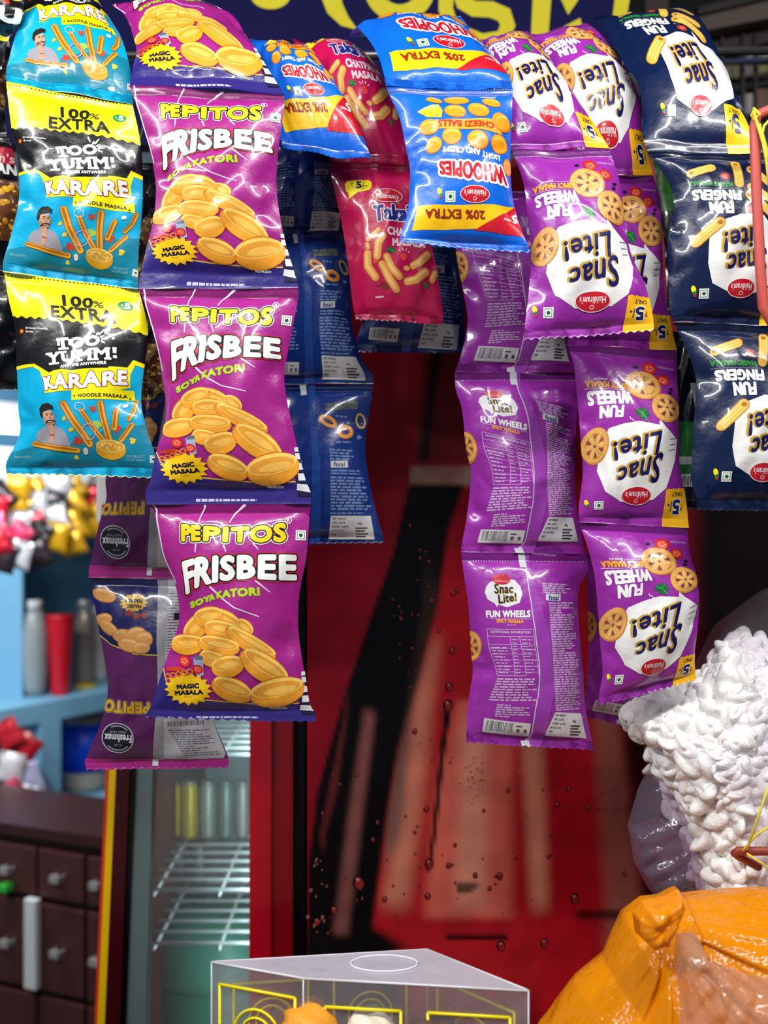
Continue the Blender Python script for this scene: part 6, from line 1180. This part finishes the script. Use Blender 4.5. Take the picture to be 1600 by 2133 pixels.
frame(0, .10, .92, .014, .13); frame(1, .10, .44, .018, .14); frame(1, .56, .92, .018, .14); frame(2, .12, .88, .018, .14); frame(3, .10, .44, .016, .14); frame(3, .56, .90, .016, .14)
MB().tube([np.array(px(820+62*math.cos(q)*(1.2 if math.cos(q) > 0 else 1), 2012+16*math.sin(q), 1))*0+np.array(px(800+70*math.cos(q), 2010+17*math.sin(q), kz/(2010+17*math.sin(q)-CY)))+np.array([0, 0, .0012]) for q in np.linspace(0, 2*math.pi, 30)], .0007, 6).build('hang_tab_cut', mat((230, 230, 236), .15), cb, smooth=True)
# sweets wrapped in paper inside it
cen = np.mean(lo_, 0)
for i, (x, y, r, c, lb) in enumerate(((640, 2158, 62, (240, 160, 40), 'orange wrapped sweet ball at the left inside the clear box'), (770, 2172, 60, (236, 226, 206), 'cream wrapped sweet ball in the middle of the clear box'), (900, 2180, 60, (90, 70, 60), 'brown wrapped sweet ball at the right inside the clear box'))):
    d = .715-.004*i; p = px(x, y, d); rr = r/F*d; o = empty('sweet_ball', (p[0], p[1], p[2]-rr), lb, 'sweet', 'sweets inside the clear box')
    g = np.random.RandomState(i); v = sv*rr*(1+.05*np.sin(sv@g.uniform(3, 7, (3, 3))).sum(1))[:, None]; mesh('paper_wrap', v+p, sf, mat(c, .5, bump=.5, bscale=120), o)
    MB().lathe((p[0], p[1], ct+.001), [(rr*.8, 0), (rr*.95, .01), (rr*.7, p[2]-rr*.75-ct)], 14).build('paper_cup', mat((214, 200, 180), .7), o, smooth=True)

# ------------------------------------------------------------------ red wire rack with yellow twine at the right edge
wr = empty('wire_rack', tuple(px(1600, 680, .775)), 'red coated wire rack end with yellow twine tied to it, right edge', 'rack')
RW = mat((196, 84, 76), .45, name='red_coating'); TW = mat((226, 206, 60), .7, name='twine')
MB().tube([px(1680, 205, .775), px(1610, 226, .775), px(1578, 240, .775), px(1572, 262, .775), px(1576, 400, .775), px(1584, 560, .775), px(1590, 640, .775), px(1606, 672, .775), px(1690, 690, .775)], .0038, 10).build('wire_frame', RW, wr, smooth=True)
for P in ([(1570, 232), (1590, 300), (1640, 420)], [(1616, 236), (1592, 262), (1588, 278), (1618, 380)], [(1582, 258), (1596, 330), (1606, 420)]): MB().tube([px(x, y, .769) for x, y in P], .0011, 6).build('twine', TW, wr, smooth=True)
MB().tube([px(1570, 226, .772), px(1583, 238, .768), px(1572, 250, .772), px(1566, 240, .778), px(1572, 228, .774)], .0012, 6).build('twine', TW, wr, smooth=True)
w2 = empty('wire_rack', tuple(px(1600, 1800, .76)), 'red coated wire rod with yellow twine in front of the white puffs', 'rack')
MB().tube([px(1700, 1768, .765), px(1600, 1773, .765), px(1536, 1773, .765), px(1531, 1777, .767), px(1540, 1784, .772), px(1580, 1806, .785)], .0032, 10).build('wire_frame', mat((150, 62, 52), .45), w2, smooth=True)
for P in ([(1556, 1770), (1580, 1700), (1604, 1630)], [(1548, 1772), (1576, 1738), (1604, 1722)], [(1556, 1778), (1590, 1800), (1610, 1822)]): MB().tube([px(x, y, .759) for x, y in P], .0009, 6).build('twine', TW, w2, smooth=True)
